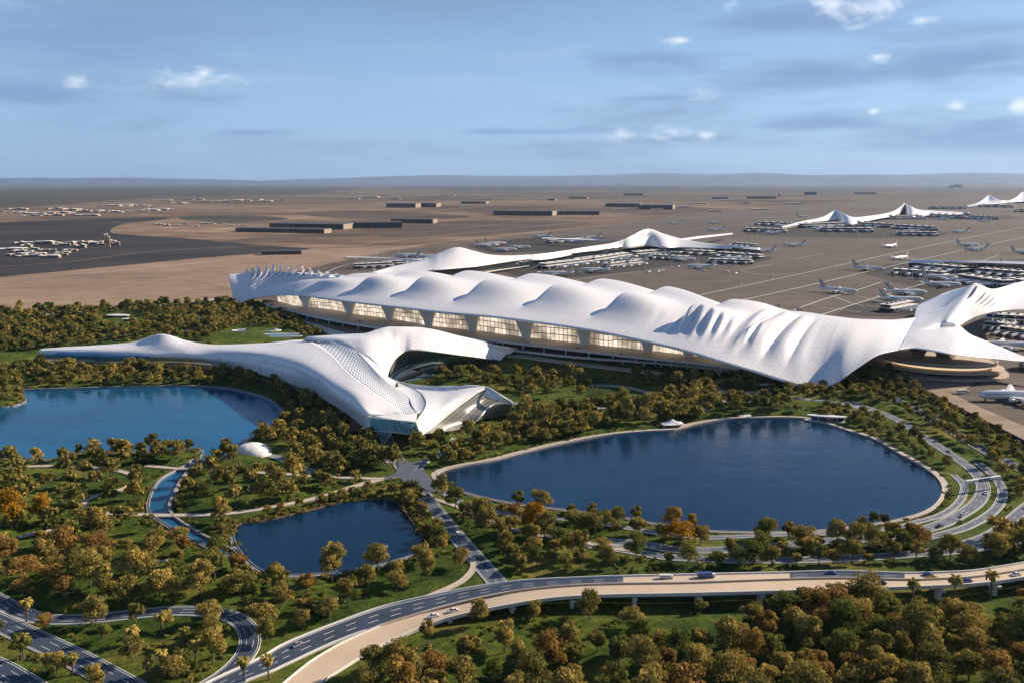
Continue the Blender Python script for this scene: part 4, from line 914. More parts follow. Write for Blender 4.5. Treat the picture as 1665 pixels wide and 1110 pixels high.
# ---------------------------------------------------------------- small park structures
def dome(px, py, a, b, h, rz, label):
    e = empty('dome_pavilion', tuple(pix(px, py, 0)), rz); e.location.z = 0
    n, m = 40, 14; U = np.linspace(0, 2*math.pi, n); V = np.zeros((n, m, 3))
    for j in range(m):
        t = j/(m-1)*math.pi/2
        V[:, j, 0] = a*np.cos(U)*math.cos(t); V[:, j, 1] = b*np.sin(U)*math.cos(t); V[:, j, 2] = 0.8+h*math.sin(t)+0.25*np.abs(np.sin(U*4))*math.cos(t)
    o = grid_mesh('dome_shell', V, M['roof'], None, .3); o.parent = e
    MB().tube([(a*math.cos(u), b*math.sin(u), .8) for u in np.linspace(0, 2*math.pi, 41)], .35, 6).build('ring_beam', M['white'], e, local=True, smooth=True)
    for k in range(8):
        u = k*math.pi/4+.2; MB().box((a*.97*math.cos(u), b*.97*math.sin(u), .2), (.6,.6,1.4)).build('leg', M['white'], e, local=True)
    tag(e, label, 'dome'); return e
dome(411, 739, 12.5, 10, 7.5, 0, 'white shallow dome on the lawn at the south east shore of the left lake')
dome(537, 683, 3.2, 2.6, 2.6, 0.3, 'tiny white dome among trees between the left lake and the pavilion road')
def tent(px, py, w, d, h, label):
    e = empty('tent_pavilion', tuple(pix(px, py, 0)), .2); e.location.z = 0.13
    n = 16; V = np.zeros((n, n, 3))
    for i in range(n):
        for j in range(n):
            u, v_ = i/(n-1)*2-1, j/(n-1)*2-1; r = max(abs(u), abs(v_)); V[i, j] = (u*w/2, v_*d/2, 2+(h-2)*(1-r)**1.7+.5*abs(u*v_))
    o = grid_mesh('tent_roof', V, M['roof'], None, .15); o.parent = e
    for sx in (-1,1):
        for sy in (-1,1): MB().tube([(sx*w*.46, sy*d*.46, 0), (sx*w*.46, sy*d*.46, 2.3)], .15, 6).build('pole', M['white'], e, local=True)
    tag(e, label, 'tent')
tent(1093, 693, 17, 8, 6, 'white peaked tent on the promenade at the north shore of the right lake')
tent(1212, 680, 9, 4, 3.2, 'low white canopy on the promenade left of the lake landing stage')
def low_pav(px, py, w, d, label, rz=0.0, roofm='roof'):
    e = empty('garden_pavilion', tuple(pix(px, py, 0)), rz); e.location.z = 0
    ov = [(x, y) for x, y in oval(0, 0, w/2, d/2, 0, 24)]
    MB().prism(ov, 3.6, 4.3).build('roof', M[roofm], e, local=True); MB().prism([(x*.78, y*.75) for x, y in ov], 0, 3.6).build('glass_wall', M['glass_dark'], e, local=True)
    MB().prism([(x*1.12, y*1.12) for x, y in ov], -.4, .35).build('terrace', M['white'], e, local=True)
    for k in range(6):
        u = k*math.pi/3; MB().tube([(w*.45*math.cos(u), d*.45*math.sin(u), .3), (w*.45*math.cos(u), d*.45*math.sin(u), 3.6)], .2, 6).build('column', M['white'], e, local=True)
    tag(e, label, 'garden pavilion')
low_pav(192, 517, 34, 16, 'flat white garden pavilion among the dense trees at the upper left', -.2)
low_pav(210, 523, 18, 10, 'small white annex just right of the flat pavilion at the upper left', .3)
low_pav(1345, 684, 30, 6, 'long white landing stage shelter at the north east shore of the right lake', -.25)
low_pav(1145, 672, 12, 6, 'small flat roofed kiosk in the trees above the middle of the right lake', .1)
low_pav(1240, 631, 12, 5, 'small white kiosk under the drooping corner of the terminal roof', -.2)
# terraced pools between terminal and pavilion wing
for cx, cy, a, b, lab in ((417,538,30,11,'upper pale round pool terrace between the terminal tip and the pavilion'),(452,546,34,13,'lower pale pool terrace beside the terminal entrance ramp'),(398,547,14,8,'small oval pool terrace at the left of the pale pool terraces')):
    c = pix(cx, cy, 0); e = empty('pool_terrace', (c.x, c.y, 0), 0); tag(e, lab, 'pool')
    ov = oval(0, 0, a, b, .1, 36); MB().prism(ov, -.4, .9).build('terrace_slab', M['white'], e, local=True); MB().prism([(x*.82, y*.78) for x, y in ov], .9, .96).build('pool_water', M['pool'], e, local=True)
    MB().tube([(x*.98, y*.98, 1.0) for x, y in ov]+[(ov[0][0]*.98, ov[0][1]*.98, 1.0)], .25, 5).build('kerb', M['roof'], e, local=True)
# sign gantry over the east road, truck-like white gate house, airfield fence
g = empty('road_gantry', tuple(pix(1597, 797, 0)), 0.35); tag(g, 'white beam gantry spanning the broad road at the east end of the right lake', 'gantry')
MB().box((0,0,7),(27,1.6,1.5)).build('beam', M['white'], g, local=True)
for s in (-12.5, 12.5): MB().box((s,0,3.1),(1.1,1.1,6.3)).build('leg', M['white'], g, local=True)
MB().box((0,-1.0,7),(9,.25,2.2)).build('sign_panel', M['bluepave'], g, local=True)
fp = resample(cr([p[:2] for p in wpts([(1455,612),(1468,619.6),(1515,644),(1562,669.5),(1612,695),(1665,722.5),(1720,750)])], 60), 4.0)
fe = empty('airfield_wall', (fp[0][0], fp[0][1], 0)); tag(fe, 'long dark wall between the park trees and the pale airfield slab', 'wall')
mb = MB(); k = len(fp); vs = []
for q, (x, y) in enumerate(fp): vs += [(x-.3,y,-.2),(x-.3,y,3.2),(x+.3,y+.2,3.2),(x+.3,y+.2,-.2)]
mb.add(vs, [(q*4+e,(q+1)*4+e,(q+1)*4+e+1,q*4+e+1) for q in range(k-1) for e in range(3)]); mb.build('wall_panel', M['dark'], fe)
mb = MB(); mb.tube([(x, y+.1, 3.3) for x, y in fp], .3, 5); mb.build('coping', M['grey'], fe)
# ---------------------------------------------------------------- concourses with peaked ribbon roofs
def concourse(top, bot, label, n=200, th=1.0, blade=None, slots=None):
    base = tuple(pix(bot[len(bot)//2][0], bot[len(bot)//2][1], 0)); e = empty('concourse', base); tag(e, label, 'concourse')
    T_ = np.array(wrow(top)); B_ = np.array(wrow(bot)); m = (T_+B_)/2; m[:, 2] = T_[:, 2]*.42+B_[:, 2]*.58-0.5
    Bk = T_+(T_-B_)*.75; Bk[:, 2] = np.maximum(10, B_[:, 2]*.8)
    V = cr(np.stack([B_, m, T_, Bk], 1), n); V = cr(V.transpose(1, 0, 2), 26).transpose(1, 0, 2)
    grid_mesh('roof_shell', V, M['roof'], e, th)
    E = cr(B_, n); Ei = E+(cr(T_, n)-E)*.35; G = Ei.copy(); G[:, 2] = 0.2; Ei[:, 2] = E[:, 2]
    grid_mesh('glazed_wall', np.stack([Ei, (Ei+G)/2, G], 1), M['glass_dark'], e)
    E2 = E+(cr(T_, n)-E)*.08; D0 = E2.copy(); D0[:, 2] = 5.5; D1 = E2+(cr(T_, n)-E2)*.2; D1[:, 2] = 5.5
    o = grid_mesh('gate_deck', np.stack([D0, D1], 1), M['white'], e, 0.9)
    if blade:
        for b in blade: patch('roof_blade', b, M['roof'], 50, 6, e, .8)
    if slots:
        b = bvh_of(V)
        for a, c, w in slots:
            vs = []
            for q in range(8):
                u = q/7; h, nn = hit(b, a[0]*(1-u)+c[0]*u, a[1]*(1-u)+c[1]*u)
                if not h: continue
                if nn.z < 0: nn = -nn
                ww = w*math.sin(math.pi*min(1,.1+.9*u))**.8+.2; sx = Vector((1,0,0)); vs += [h-sx*ww+nn*.3, h+sx*ww+nn*.3, h+sx*ww-nn*.3, h-sx*ww-nn*.3]
            k = len(vs)//4
            if k > 2: MB().add(vs, [(q*4+i,(q+1)*4+i,(q+1)*4+(i+1)%4,q*4+(i+1)%4) for q in range(k-1) for i in range(4)]).build('roof_slot', M['slot'], e)
    return e
concourse([(573,448,12),(610,442,19),(640,434,22),(690,423.5,30),(715,412,42),(743,403,52),(770,409,44),(800,415.5,33),(850,416,28),(900,410.5,27),(960,401.5,27),(1000,395,32),(1025,385,45),(1053,372.5,60),(1080,381,46),(1107,388.5,33),(1150,396,25),(1236,404,18)],
          [(574,449.5,10),(612,450,12),(651,448,14),(690,442,18),(715,439.5,20),(745,437,20),(775,434,20),(812,428.5,20),(850,423,20),(900,416,18),(960,409,18),(1000,403.5,20),(1025,400,21),(1050,395,22),(1080,391.5,22),(1107,392.5,20),(1150,399,18),(1236,407.5,15)],
          'long white twin peaked concourse directly behind the terminal roof', 260, 1.0,
          blade=[([(1104,389,32),(1140,384,28),(1190,379,20)],[(1110,392.5,24),(1145,387,22),(1192,381,18)]), ([(1018,392,34),(960,389,22),(880,386.5,18)],[(1024,396,26),(960,391,20),(880,388,17)]), ([(700,424,30),(640,419.5,20),(560,417,16)],[(694,428,26),(640,421.5,18),(560,418.5,15)])],
          slots=[((744,406),(726,415),2.2),((750,409),(732,417),2.2),((756,412),(738,420),1.8),((1051,376),(1038,385),2.4),((1057,379),(1044,387),2.2)])
concourse([(1270,369,10),(1291,364,17),(1317,358,22),(1337,354,30),(1350,347,44),(1359.5,342,56),(1373,348,46),(1388,353.5,33),(1413.5,351.5,28),(1439,347.5,28),(1454,343,36),(1465,336,52),(1472,331,64),(1482,336.5,52),(1495,341.5,36),(1521,343,28),(1575,346,18)],
          [(1272,370.5,8),(1292,367.5,11),(1318,362.5,13),(1338,360,15),(1351,359,15),(1361,358.5,15),(1373,358,15),(1388,357,15),(1413.5,354.5,14),(1439,350.8,14),(1454,348.5,14),(1465,347,14),(1473,346,14),(1483,345.3,14),(1496,345,14),(1521,345.8,14),(1577,348,12)],
          'white concourse with two sharp peaks on the airfield, farther right and beyond the nearest one', 220, 1.5,
          slots=[((1359,344.5),(1352,350),4),((1471,334),(1465,340),4.5)])
concourse([(1572,335,10),(1588,330.5,22),(1600,323.5,45),(1607,317.5,66),(1615,321,55),(1628,326,35),(1641,326,32),(1653,320.5,45),(1664,312,72),(1680,320,50),(1720,326,25)],
          [(1573,336.5,8),(1588,334,12),(1600,332.5,14),(1608,332,14),(1616,331.6,14),(1629,331,14),(1642,329.6,14),(1654,328.4,14),(1665,328,14),(1681,328.5,14),(1722,329.5,12)],
          'farthest white peaked concourse near the right edge, small below the horizon', 160, 2.0)
concourse([(1478,423,18),(1540,423.5,20),(1600,424,22),(1665,425.5,24),(1740,427,26)], [(1478,424.5,15),(1540,426,17),(1600,427.5,19),(1665,429.5,21),(1740,432,22)], 'slim flat white concourse blade at the right edge above the dark gate buildings', 60, .8)

# ---------------------------------------------------------------- gate buildings: stepped boxes with white decks, dark glass and boarding bridges
def gate_proto():
    e = empty('gate_building', (0,0,0))
    MB().box((0,0,3),(120,26,6)).box((0,3,8.4),(112,18,4.8)).build('body', M['glass_dark'], e, local=True)
    MB().box((0,0,6.35),(124,29,.7)).box((0,3,11.1),(116,21,.6)).build('roof_deck', M['white'], e, local=True)
    mb = MB()
    for i in range(13): mb.box((-54+i*9,-13.3,3),(.8,.7,5.9))
    mb.build('pilaster', M['white'], e, local=True)
    for i in range(5): MB().box((-44+i*22,4,12.6),(7,5,2.4)).build('roof_plant', M['grey'], e, local=True)
    for i in range(4):
        x = -42+28*i; b = MB(); b.box((x,-24,5.4),(3,22,2.8)).box((x+3,-36,5.4),(8,3,2.8)); b.build('boarding_bridge', M['roof'], e, local=True)
        MB().box((x,-33,2),(1,1,4)).build('bridge_leg', M['grey'], e, local=True)
    return e
gp = gate_proto()
GATES = [ # px, py, heading towards px2,py2, scale, label
 (575,437,640,434,.75,'low white gate building beside the left tip of the nearest concourse'),
 (880,438,960,428,1,'white and glass gate building under the middle of the nearest concourse roof'),
 (960,428,1020,418,1,'gate building right of the middle one, below the nearest concourse roof'),
 (1030,417,1090,412,1,'gate building beneath the right peak of the nearest concourse'),
 (1090,411,1160,416,1,'gate building running right from the right peak of the nearest concourse'),
 (1165,417,1240,422,1,'last gate building at the right end of the nearest concourse'),
 (890,396,960,392,.8,'small gate building on the far side of the nearest concourse, left of its right peak'),
 (1190,400,1230,403,.6,'short gate building behind the right arm of the nearest concourse'),
 (1230,366,1300,369,1.3,'gate building at the left end of the two peaked concourse'),
 (1300,371,1380,368,1.5,'gate building in front of the left sharp peak'),
 (1385,367,1450,371,1.5,'gate building right of the left sharp peak'),
 (1455,372,1520,376,1.5,'gate building at the near right end of the two peaked concourse'),
 (1440,357,1500,356,1.6,'gate building between the two sharp peaks'),
 (1505,353,1570,356,1.6,'gate building below the right sharp peak'),
 (1575,356,1620,358,1.6,'outermost gate building right of the right sharp peak'),
 (1510,340,1570,340,2.2,'far gate building beyond the right sharp peak'),
 (1590,337,1650,338,2.4,'far gate building below the farthest concourse'),
 (1490,437,1570,444,1.1,'dark gate building below the flat concourse blade, left one'),
 (1590,446,1665,452,1.1,'dark gate building below the flat concourse blade, right one'),
 (1560,458,1640,470,1.25,'long dark gate building behind the raised sail of the terminal'),
 (1600,523,1680,528,1.0,'gate building seen through the opening between the two right roof arms'),
 (1625,543,1690,552,.8,'near gate building in the opening between the two right roof arms'),
 (1440,508,1480,500,.5,'small dark gate building left of the raised sail'),
 (1660,600,1740,604,.9,'gate building at the right edge below the lower roof arm'),
 (1330,377,1420,378,1.4,'near row gate building below the left sharp peak'),
 (1210,377,1280,379,1.3,'near row gate building at the left end of the two peaked concourse'),
 (1455,383,1525,384,1.2,'near row gate building under the right sharp peak'),
 (1060,421,1120,424,.7,'near row gate building under the right peak of the nearest concourse'),
 (1150,428,1225,430,.7,'near row gate building at the right end of the nearest concourse'),
 (985,437,1040,430,.6,'near row gate building in the middle of the nearest concourse'),
 (1450,446,1540,452,1.0,'dark gate building left of the long one behind the raised sail'),
 (1640,462,1720,476,1.1,'dark gate building at the right edge behind the raised sail'),
 (1650,345,1720,347,2.0,'gate building at the right edge below the farthest concourse'),
 (640,432,700,428,.6,'gate building under the left peak of the nearest concourse'),
 (1600,535,1650,540,.6,'middle gate building in the opening between the two right roof arms'),
]
for i, (x, y, x2, y2, s, lab) in enumerate(GATES):
    o = gp if i == 0 else copy_tree(gp); a = pix(x, y); b = pix(x2, y2); c = (a+b)/2
    o.location = (c.x, c.y, .3); o.rotation_euler.z = math.atan2(b.y-a.y, b.x-a.x); sx = (b-a).length/124; o.scale = (sx, max(.8, min(s, 1.8)), max(.9, min(s, 1.5)))
    tag(o, lab, 'gate building', 'gate buildings along the concourses')

# ---------------------------------------------------------------- aeroplanes
def fin_mat():
    m, nt, bs = new_mat('striped_tail_paint'); bs.inputs['Roughness'].default_value = 0.3
    tc = nt.nodes.new('ShaderNodeTexCoord'); sp = nt.nodes.new('ShaderNodeSeparateXYZ'); lk(nt, tc.outputs['Object'], sp.inputs[0])
    s = nt.nodes.new('ShaderNodeMath'); s.operation = 'MULTIPLY_ADD'; lk(nt, sp.outputs[2], s.inputs[0]); s.inputs[1].default_value = .75; lk(nt, sp.outputs[0], s.inputs[2])
    q = nt.nodes.new('ShaderNodeMapRange'); lk(nt, s.outputs[0], q.inputs[0]); q.inputs[1].default_value = -28; q.inputs[2].default_value = -12
    r = nt.nodes.new('ShaderNodeValToRGB'); r.color_ramp.interpolation = 'CONSTANT'; lk(nt, q.outputs[0], r.inputs[0]); e = r.color_ramp.elements
    cols = [(0,(.75,.75,.73)),(.15,(.02,.02,.02)),(.3,(.75,.75,.73)),(.45,(.03,.16,.07)),(.62,(.75,.75,.73)),(.75,(.45,.03,.02))]
    while len(e) < len(cols): e.new(.5)
    for k, (p, c) in zip(e, cols): k.position = p; k.color = (*c, 1)
    lk(nt, r.outputs[0], bs.inputs['Base Color']); return m
M['fin'] = fin_mat(); M['plane'] = simple('white_aircraft_paint', (.78,.77,.75), .25, .03, .5); M['fin_red'] = simple('red_tail_paint', (.5,.04,.03), .3)
def foil(mb, root, tip, cr_, ct, tr, tt):
    """tapered slab wing from root (x,y,z) to tip, chords cr_, ct, thicknesses"""
    r, t = Vector(root), Vector(tip); d = (t-r).normalized(); up = Vector((1,0,0)).cross(d).normalized(); vs = []
    for p, c, h in ((r, cr_, tr), (t, ct, tt)): vs += [p, p+Vector((-c*.35,0,0))+up*h/2, p+Vector((-c,0,0)), p+Vector((-c*.35,0,0))-up*h/2]
    mb.add(vs, [(0,1,5,4),(1,2,6,5),(2,3,7,6),(3,0,4,7),(4,5,6,7),(3,2,1,0)])
def plane_proto(fin):
    e = empty('airliner', (0,0,0)); L_ = 62
    xs = [31,30,28.5,26,22,10,-6,-18,-25,-30,-33]; rs = [.15,1.0,1.9,2.7,3.2,3.4,3.4,3.1,2.2,1.1,.3]; zs = [4.6,4.7,4.9,5.1,5.3,5.4,5.4,5.6,6.3,7.0,7.4]
    MB().tube([(x,0,z) for x, z in zip(xs, zs)], [(r, r*1.12) for r in rs], 16).build('fuselage', M['plane'], e, local=True, smooth=True)
    mb = MB(); 
    for s in (-1,1): mb.box((4,s*3.25,6.3),(44,.25,.45)); 
    mb.box((28.2,0,6.6),(1.2,2.4,.7)); mb.build('windows', M['glass_dark'], e, local=True)
    for s in (-1,1):
        mb = MB(); foil(mb, (9,s*2.6,4.2), (-9,s*32,7.0), 13, 3, 1.5, .35); w = mb.build('wing', M['plane'], e, local=True)
        for yy, xx, zz in ((10.5,7.5,3.1),(20,1.5,4.0)):
            MB().tube([(xx+2.4,s*yy,zz),(xx+1.8,s*yy,zz),(xx-.5,s*yy,zz),(xx-3,s*yy,zz)], [1.3,1.6,1.6,.9], 12).build('engine', M['plane'], w, local=True, smooth=True)
        mb = MB(); foil(mb, (-24.5,s*1.4,7), (-32,s*12,8), 7, 2.4, .8, .2); mb.build('tailplane', M['plane'], e, local=True)
    mb = MB(); r, t = [(-20,0,8.5),(-31.5,0,8.5)], [(-30,0,20.5),(-34.5,0,20.5)]
    mb.add([(r[0][0],0,8.3),(-26,.5,8),(r[1][0],0,8.3),(-26,-.5,8),(t[0][0],0,20.5),(-32,.2,20.5),(t[1][0],0,20.5),(-32,-.2,20.5)], [(0,1,5,4),(1,2,6,5),(2,3,7,6),(3,0,4,7),(4,5,6,7)])
    mb.build('tail_fin', fin, e, local=True)
    for x, y in ((24,0),(-2,3.4),(-2,-3.4)):
        MB().box((x,y,1.6),(.6,.5,2.6)).tube([(x,y-.8,.75),(x,y+.8,.75)], .75, 10).build('landing_gear', M['dark'], e, local=True)
    return e
pp = plane_proto(M['fin']); pr_ = None
PLANES = [(880,387,172,'parked alone beyond the nearest concourse, nose left'),(792,402,8,'leftmost of the group beyond the left peak of the nearest concourse'),(806,399,12,'farthest of the group beyond the left peak of the nearest concourse'),(822,409,0,'nearest of the group beyond the left peak of the nearest concourse'),(845,405,-10,'rightmost of the group beyond the left peak of the nearest concourse'),
 (664,419,175,'by the left end of the nearest concourse, farther one'),(640,431,178,'by the left end of the nearest concourse, nearer one'),(935,395,170,'orange lit beyond the nearest concourse between its two peaks'),
 (1096,365,172,'taxiing far off above the right peak of the nearest concourse'),(1162,364,170,'far off, upper one of two right of the right peak'),(1164,376,170,'far off, lower one of two right of the right peak'),(1305,354,-10,'just left of the left sharp peak on the airfield'),
 (1240,411,165,'at the right tip of the nearest concourse'),(1290,401,170,'in shade on open pavement right of the nearest concourse tip'),(1138,437,172,'striped tail parked on pavement below the gates of the nearest concourse'),(1109,425,-15,'small white one docked at the gates below the right peak'),
 (1447,403,215,'nose towards us on the upper taxi line'),(1463,423,215,'nose towards us on the lower taxi line'),(1412,440,-35,'nose towards us left of the dark gate buildings'),(1364,477,-40,'taxiing on open pavement above the terminal roof'),
 (1574,401,-5,'left of the overlapping pair in shade at the right'),(1586,408,172,'right of the overlapping pair in shade at the right'),(1665,413,-5,'cut by the right edge above the flat concourse blade'),
 (1474,480,-8,'docked nose right, upper one left of the raised sail'),(1466,492,-8,'docked nose right, lower one left of the raised sail'),(1532,467,-8,'docked nose right, left one behind the raised sail'),(1528,455,-12,'white one docked between the dark gate buildings'),
 (1180,514,185,'with only its tail showing above the right ripples of the terminal roof'),(1226,520,185,'with its tail showing just right of the last roof ripple'),(1338,527,-5,'with a tail tip showing above the drooping roof corner'),
 (905,449,172,'docked below the middle of the nearest concourse, first from the left'),(965,443,172,'docked below the middle of the nearest concourse, second from the left'),(1000,433,172,'docked below the middle of the nearest concourse, third from the left'),(1030,427,172,'docked below the middle of the nearest concourse, fourth from the left'),
 (1650,652,176,'largest and nearest, nose left on the sand coloured apron at the right edge'),(1632,568,172,'in the opening between the two right roof arms'),(1348,371,176,'docked in front of the left sharp peak'),(1600,361,175,'parked far off at the outermost gate building'),(1560,379,172,'docked at the near right end of the two peaked concourse'),
 (1330,374,176,'docked far off just right of the left sharp peak base'),(1410,373,174,'docked far off between the sharp peaks, near side'),(1480,378,172,'docked far off below the right sharp peak, near side'),(1270,369,176,'docked far off at the left tip of the two peaked concourse'),(1530,358,172,'far off right of the right sharp peak'),(1255,381,170,'on open ground between the two concourses'),(1060,419,172,'docked below the right peak of the nearest concourse'),(1190,424,172,'docked at the right gates of the nearest concourse'),(700,421,178,'behind the left peak of the nearest concourse'),(960,389,174,'beyond the nearest concourse just left of its right peak'),(1600,436,172,'docked below the flat concourse blade'),(1655,436,172,'docked below the flat concourse blade at the frame edge')]
for i, (x, y, h, lab) in enumerate(PLANES):
    o = pp if i == 0 else copy_tree(pp); p = pix(x, y); o.location = (p.x, p.y, .35); o.rotation_euler.z = math.radians(h)
    s = 1.0 if y > 600 else 1.0; o.scale = (s, s, s)
    tag(o, 'white airliner '+lab, 'airliner', 'airliners on the airfield')

# ---------------------------------------------------------------- hangars, sheds and far settlement
def hangar_proto():
    e = empty('hangar', (0,0,0)); MB().box((0,0,.5),(1,1,1)).build('wall', M['dark'], e, local=True)
    mb = MB(); mb.add([(-.505,-.505,1),(.505,-.505,1),(.505,.505,1),(-.505,.505,1),(-.505,0,1.12),(.505,0,1.12)], [(0,1,5,4),(2,3,4,5),(1,2,5),(3,0,4)]); mb.build('roof', M['darkroof'], e, local=True)
    mb = MB()
    for i in range(6): mb.box((-.42+.168*i,-.504,.42),(.12,.012,.84))
    mb.build('door', M['glass_dark'], e, local=True); MB().box((.507,0,.5),(.01,.98,.98)).build('end_wall', M['sandwall'], e, local=True)
    return e
hp = hangar_proto()
HANG = [(398,375,500,382,70,14,'long low dark hangar in front of the widest dark hangar'),(500,379,528,381,60,15,'sand sided block at the right end of the long low hangar'),(455,370,560,376,170,20,'widest dark hangar on the sand, left half'),(560,375,655,368,120,22,'dark hangar right half with sand coloured front'),(640,362,705,365,60,18,'low dark shed right of the widest hangar'),
 (398,422,505,408,34,9,'narrow dark hangar on the sand just above the terminal left tip'),(634,337,676,339,110,28,'far dark hangar, left of a pair, above the widest hangar'),(676,336,710,338,110,26,'far dark hangar, right of a pair, above the widest hangar'),(752,331,792,332,100,16,'thin far shed left of the distant centre'),
 (806,349,905,353,120,24,'long dark hangar in the middle distance above the nearest concourse'),(905,350,975,350,90,20,'right hand continuation of the long middle distance hangar'),(985,336,1050,338,160,24,'far dark hangar left part, above the right peak'),(1040,340,1105,342,200,28,'far dark hangar right part, above the right peak'),
 (891,326,905,327,60,14,'tiny far shed by itself near the horizon'),(925,323,958,324,80,16,'low far shed near the horizon centre'),(1015,318,1045,318,90,22,'small far hangar close to the horizon'),(1150,323,1200,325,160,18,'far grey shed on the plain above the sharp peaks, left one'),
 (1200,322,1290,325,240,22,'far grey shed on the plain above the sharp peaks, long one'),(1232,318,1320,323,240,34,'far grey shed on the plain, biggest of the row'),(1280,315,1375,320,240,40,'far dark shed nearest the horizon in the row'),(1395,316,1425,316,160,24,'far small shed at the right end of the row')]
for i, (x, y, x2, y2, d, h, lab) in enumerate(HANG):
    o = hp if i == 0 else copy_tree(hp); a, b = pix(x, y), pix(x2, y2); c = (a+b)/2; an = math.atan2(b.y-a.y, b.x-a.x)
    if abs(an) > .5: an = .25*np.sign(an)
    o.location = (c.x-math.sin(an)*d/2*0, c.y+d/2, .1); o.rotation_euler.z = an; o.scale = (abs(b.x-a.x)/math.cos(an)*.97, d, h); tag(o, lab, 'hangar', 'dark hangars on the airfield plain')
def house_proto(k):
    r = random.Random(k); e = empty('low_building', (0,0,0)); mb = MB(); mr_ = MB(); md = MB()
    x = -.5
    while x < .45:
        w = r.uniform(.16,.4); w = min(w, .5-x); d = r.uniform(.5,1); h = r.uniform(.5,1); cy = (r.random()-.5)*(1-d)
        mb.box((x+w/2, cy, h/2), (w*.98, d, h)); mr_.box((x+w/2, cy, h+.03), (w*1.0, d*1.02, .06)); md.box((x+w/2, cy-d/2-.004, h*.45), (w*.6, .008, h*.3)); x += w
    mb.build('wall', M['sandwall'], e, local=True); mr_.build('roof', M['white'], e, local=True); md.build('window', M['glass_dark'], e, local=True); return e
hs = [house_proto(k) for k in range(4)]; used = [False]*4
rr = random.Random(5)
def settle(n, x0, x1, y0, y1, wmin, wmax, hh, labs, grp):
    for i in range(n):
        k = rr.randrange(4); 
        if used[k]: o = copy_tree(hs[k])
        else: o = hs[k]; used[k] = True
        x = x0+(x1-x0)*(i+.5)/n+rr.uniform(-6, 6); y = rr.uniform(y0, y1); p = pix(x, y); w = rr.uniform(wmin, wmax)*(p.y/1500)
        o.location = (p.x, p.y, .18); o.rotation_euler.z = rr.uniform(-.25, .25); o.scale = (w, w*rr.uniform(.3,.7), hh*rr.uniform(.6,1.2))
        tag(o, labs, 'building', grp)
settle(12, 10, 165, 395, 409, 22, 46, 9, 'low pale building on the dark site at the far left', 'low buildings on the dark site')
settle(6, 110, 200, 397, 402, 12, 28, 12, 'small pale block at the right end of the dark site buildings', 'blocks at the right end of the dark site')
settle(16, 8, 170, 340, 352, 18, 40, 9, 'far pale shed on the plain at the left edge', 'far sheds at the left edge')
settle(14, 170, 270, 331, 346, 16, 40, 9, 'far pale shed on the plain left of centre', 'far sheds left of centre')
settle(12, 260, 460, 325, 331, 16, 36, 10, 'very far pale shed above the curved sand track', 'very far pale sheds')
settle(10, 250, 400, 364, 369, 8, 18, 6, 'small hut beside the curved sand track', 'huts by the sand track')
settle(14, 560, 900, 318, 326, 16, 40, 12, 'small distant shed in the middle of the plain', 'distant sheds in the middle')
settle(12, 1000, 1300, 326, 345, 14, 30, 10, 'small shed on the plain behind the peaked concourses', 'sheds behind the concourses')
settle(10, 20, 110, 411, 420, 16, 40, 8, 'pale shed nearest to us on the dark site', 'nearest sheds on the dark site')
settle(10, 900, 1200, 302, 306, 20, 50, 16, 'barely visible building near the horizon', 'buildings near the horizon')
o = copy_tree(hs[1]); p = pix(175, 403); o.location = (p.x, p.y, .2); o.scale = (14, 14, 40); tag(o, 'grey tower block at the right end of the dark site settlement', 'building', None)

def mast_proto():
    e = empty('floodlight_mast', (0,0,0)); MB().tube([(0,0,0),(0,0,24)], [.35,.18], 6).build('pole', M['white'], e, local=True)
    MB().box((0,0,24.3),(3.4,1.2,.9)).build('lamp_head', M['grey'], e, local=True); MB().box((0,0,.5),(1.6,1.6,1)).build('base', M['concrete'], e, local=True); return e
mp_ = mast_proto(); first = True
for (x0, y0, x1, y1, n) in ((860,446,1240,433,9),(1210,388,1540,388,8),(1180,478,1640,400,9),(1340,500,1480,470,4),(560,424,700,414,4),(1430,460,1640,440,6)):
    for i in range(n):
        t = (i+.5)/n; p = pix(x0+(x1-x0)*t, y0+(y1-y0)*t); o = mp_ if first else copy_tree(mp_); first = False; o.location = (p.x, p.y, .3); tag(o, 'slim white floodlight mast on the airfield pavement near the gates', 'light mast', 'floodlight masts on the airfield')
# ---------------------------------------------------------------- far hills and rocks
def ridge(name, px0, px1, dist, hmax, seed, mat, base=0.0, depth=3000, n=260):
    xs = np.linspace((px0-832.5)/FPX*dist, (px1-832.5)/FPX*dist, n); s = np.linspace(0, 1, n)
    h = np.zeros(n); 
    for o_, (f, a) in enumerate(((3,.5),(7,.3),(17,.16),(41,.07))): h += a*(vnoise(s*f*10, s*0+seed*7.3, 10, seed+o_))
    h = (h-.25)*1.5; h = np.clip(h, .05, 1.2)*hmax
    V = np.stack([np.stack([xs, np.full(n, dist-depth), np.zeros(n)+base], 1), np.stack([xs, np.full(n, dist-depth*.4), h*.6], 1), np.stack([xs, np.full(n, dist*1.0), h], 1), np.stack([xs, np.full(n, dist+depth), np.zeros(n)+base], 1)], 1)
    V[:, 1, 2] += nr.rand(n)*hmax*.1
    o = grid_mesh(name, V, mat); tag(o, kind='structure'); return o
M['hill'] = simple('hazy_hill_rock', (.07,.095,.14), .95, .3, .001); M['knoll'] = simple('scrub_knoll', (.12,.095,.065), .95, .45, .02)  # hill rock tinted blue to imitate distance haze
ridge('hills', -900, 2600, 58000, 1400, 4, M['hill']); ridge('hills', -900, 2600, 46000, 620, 9, M['hill'])
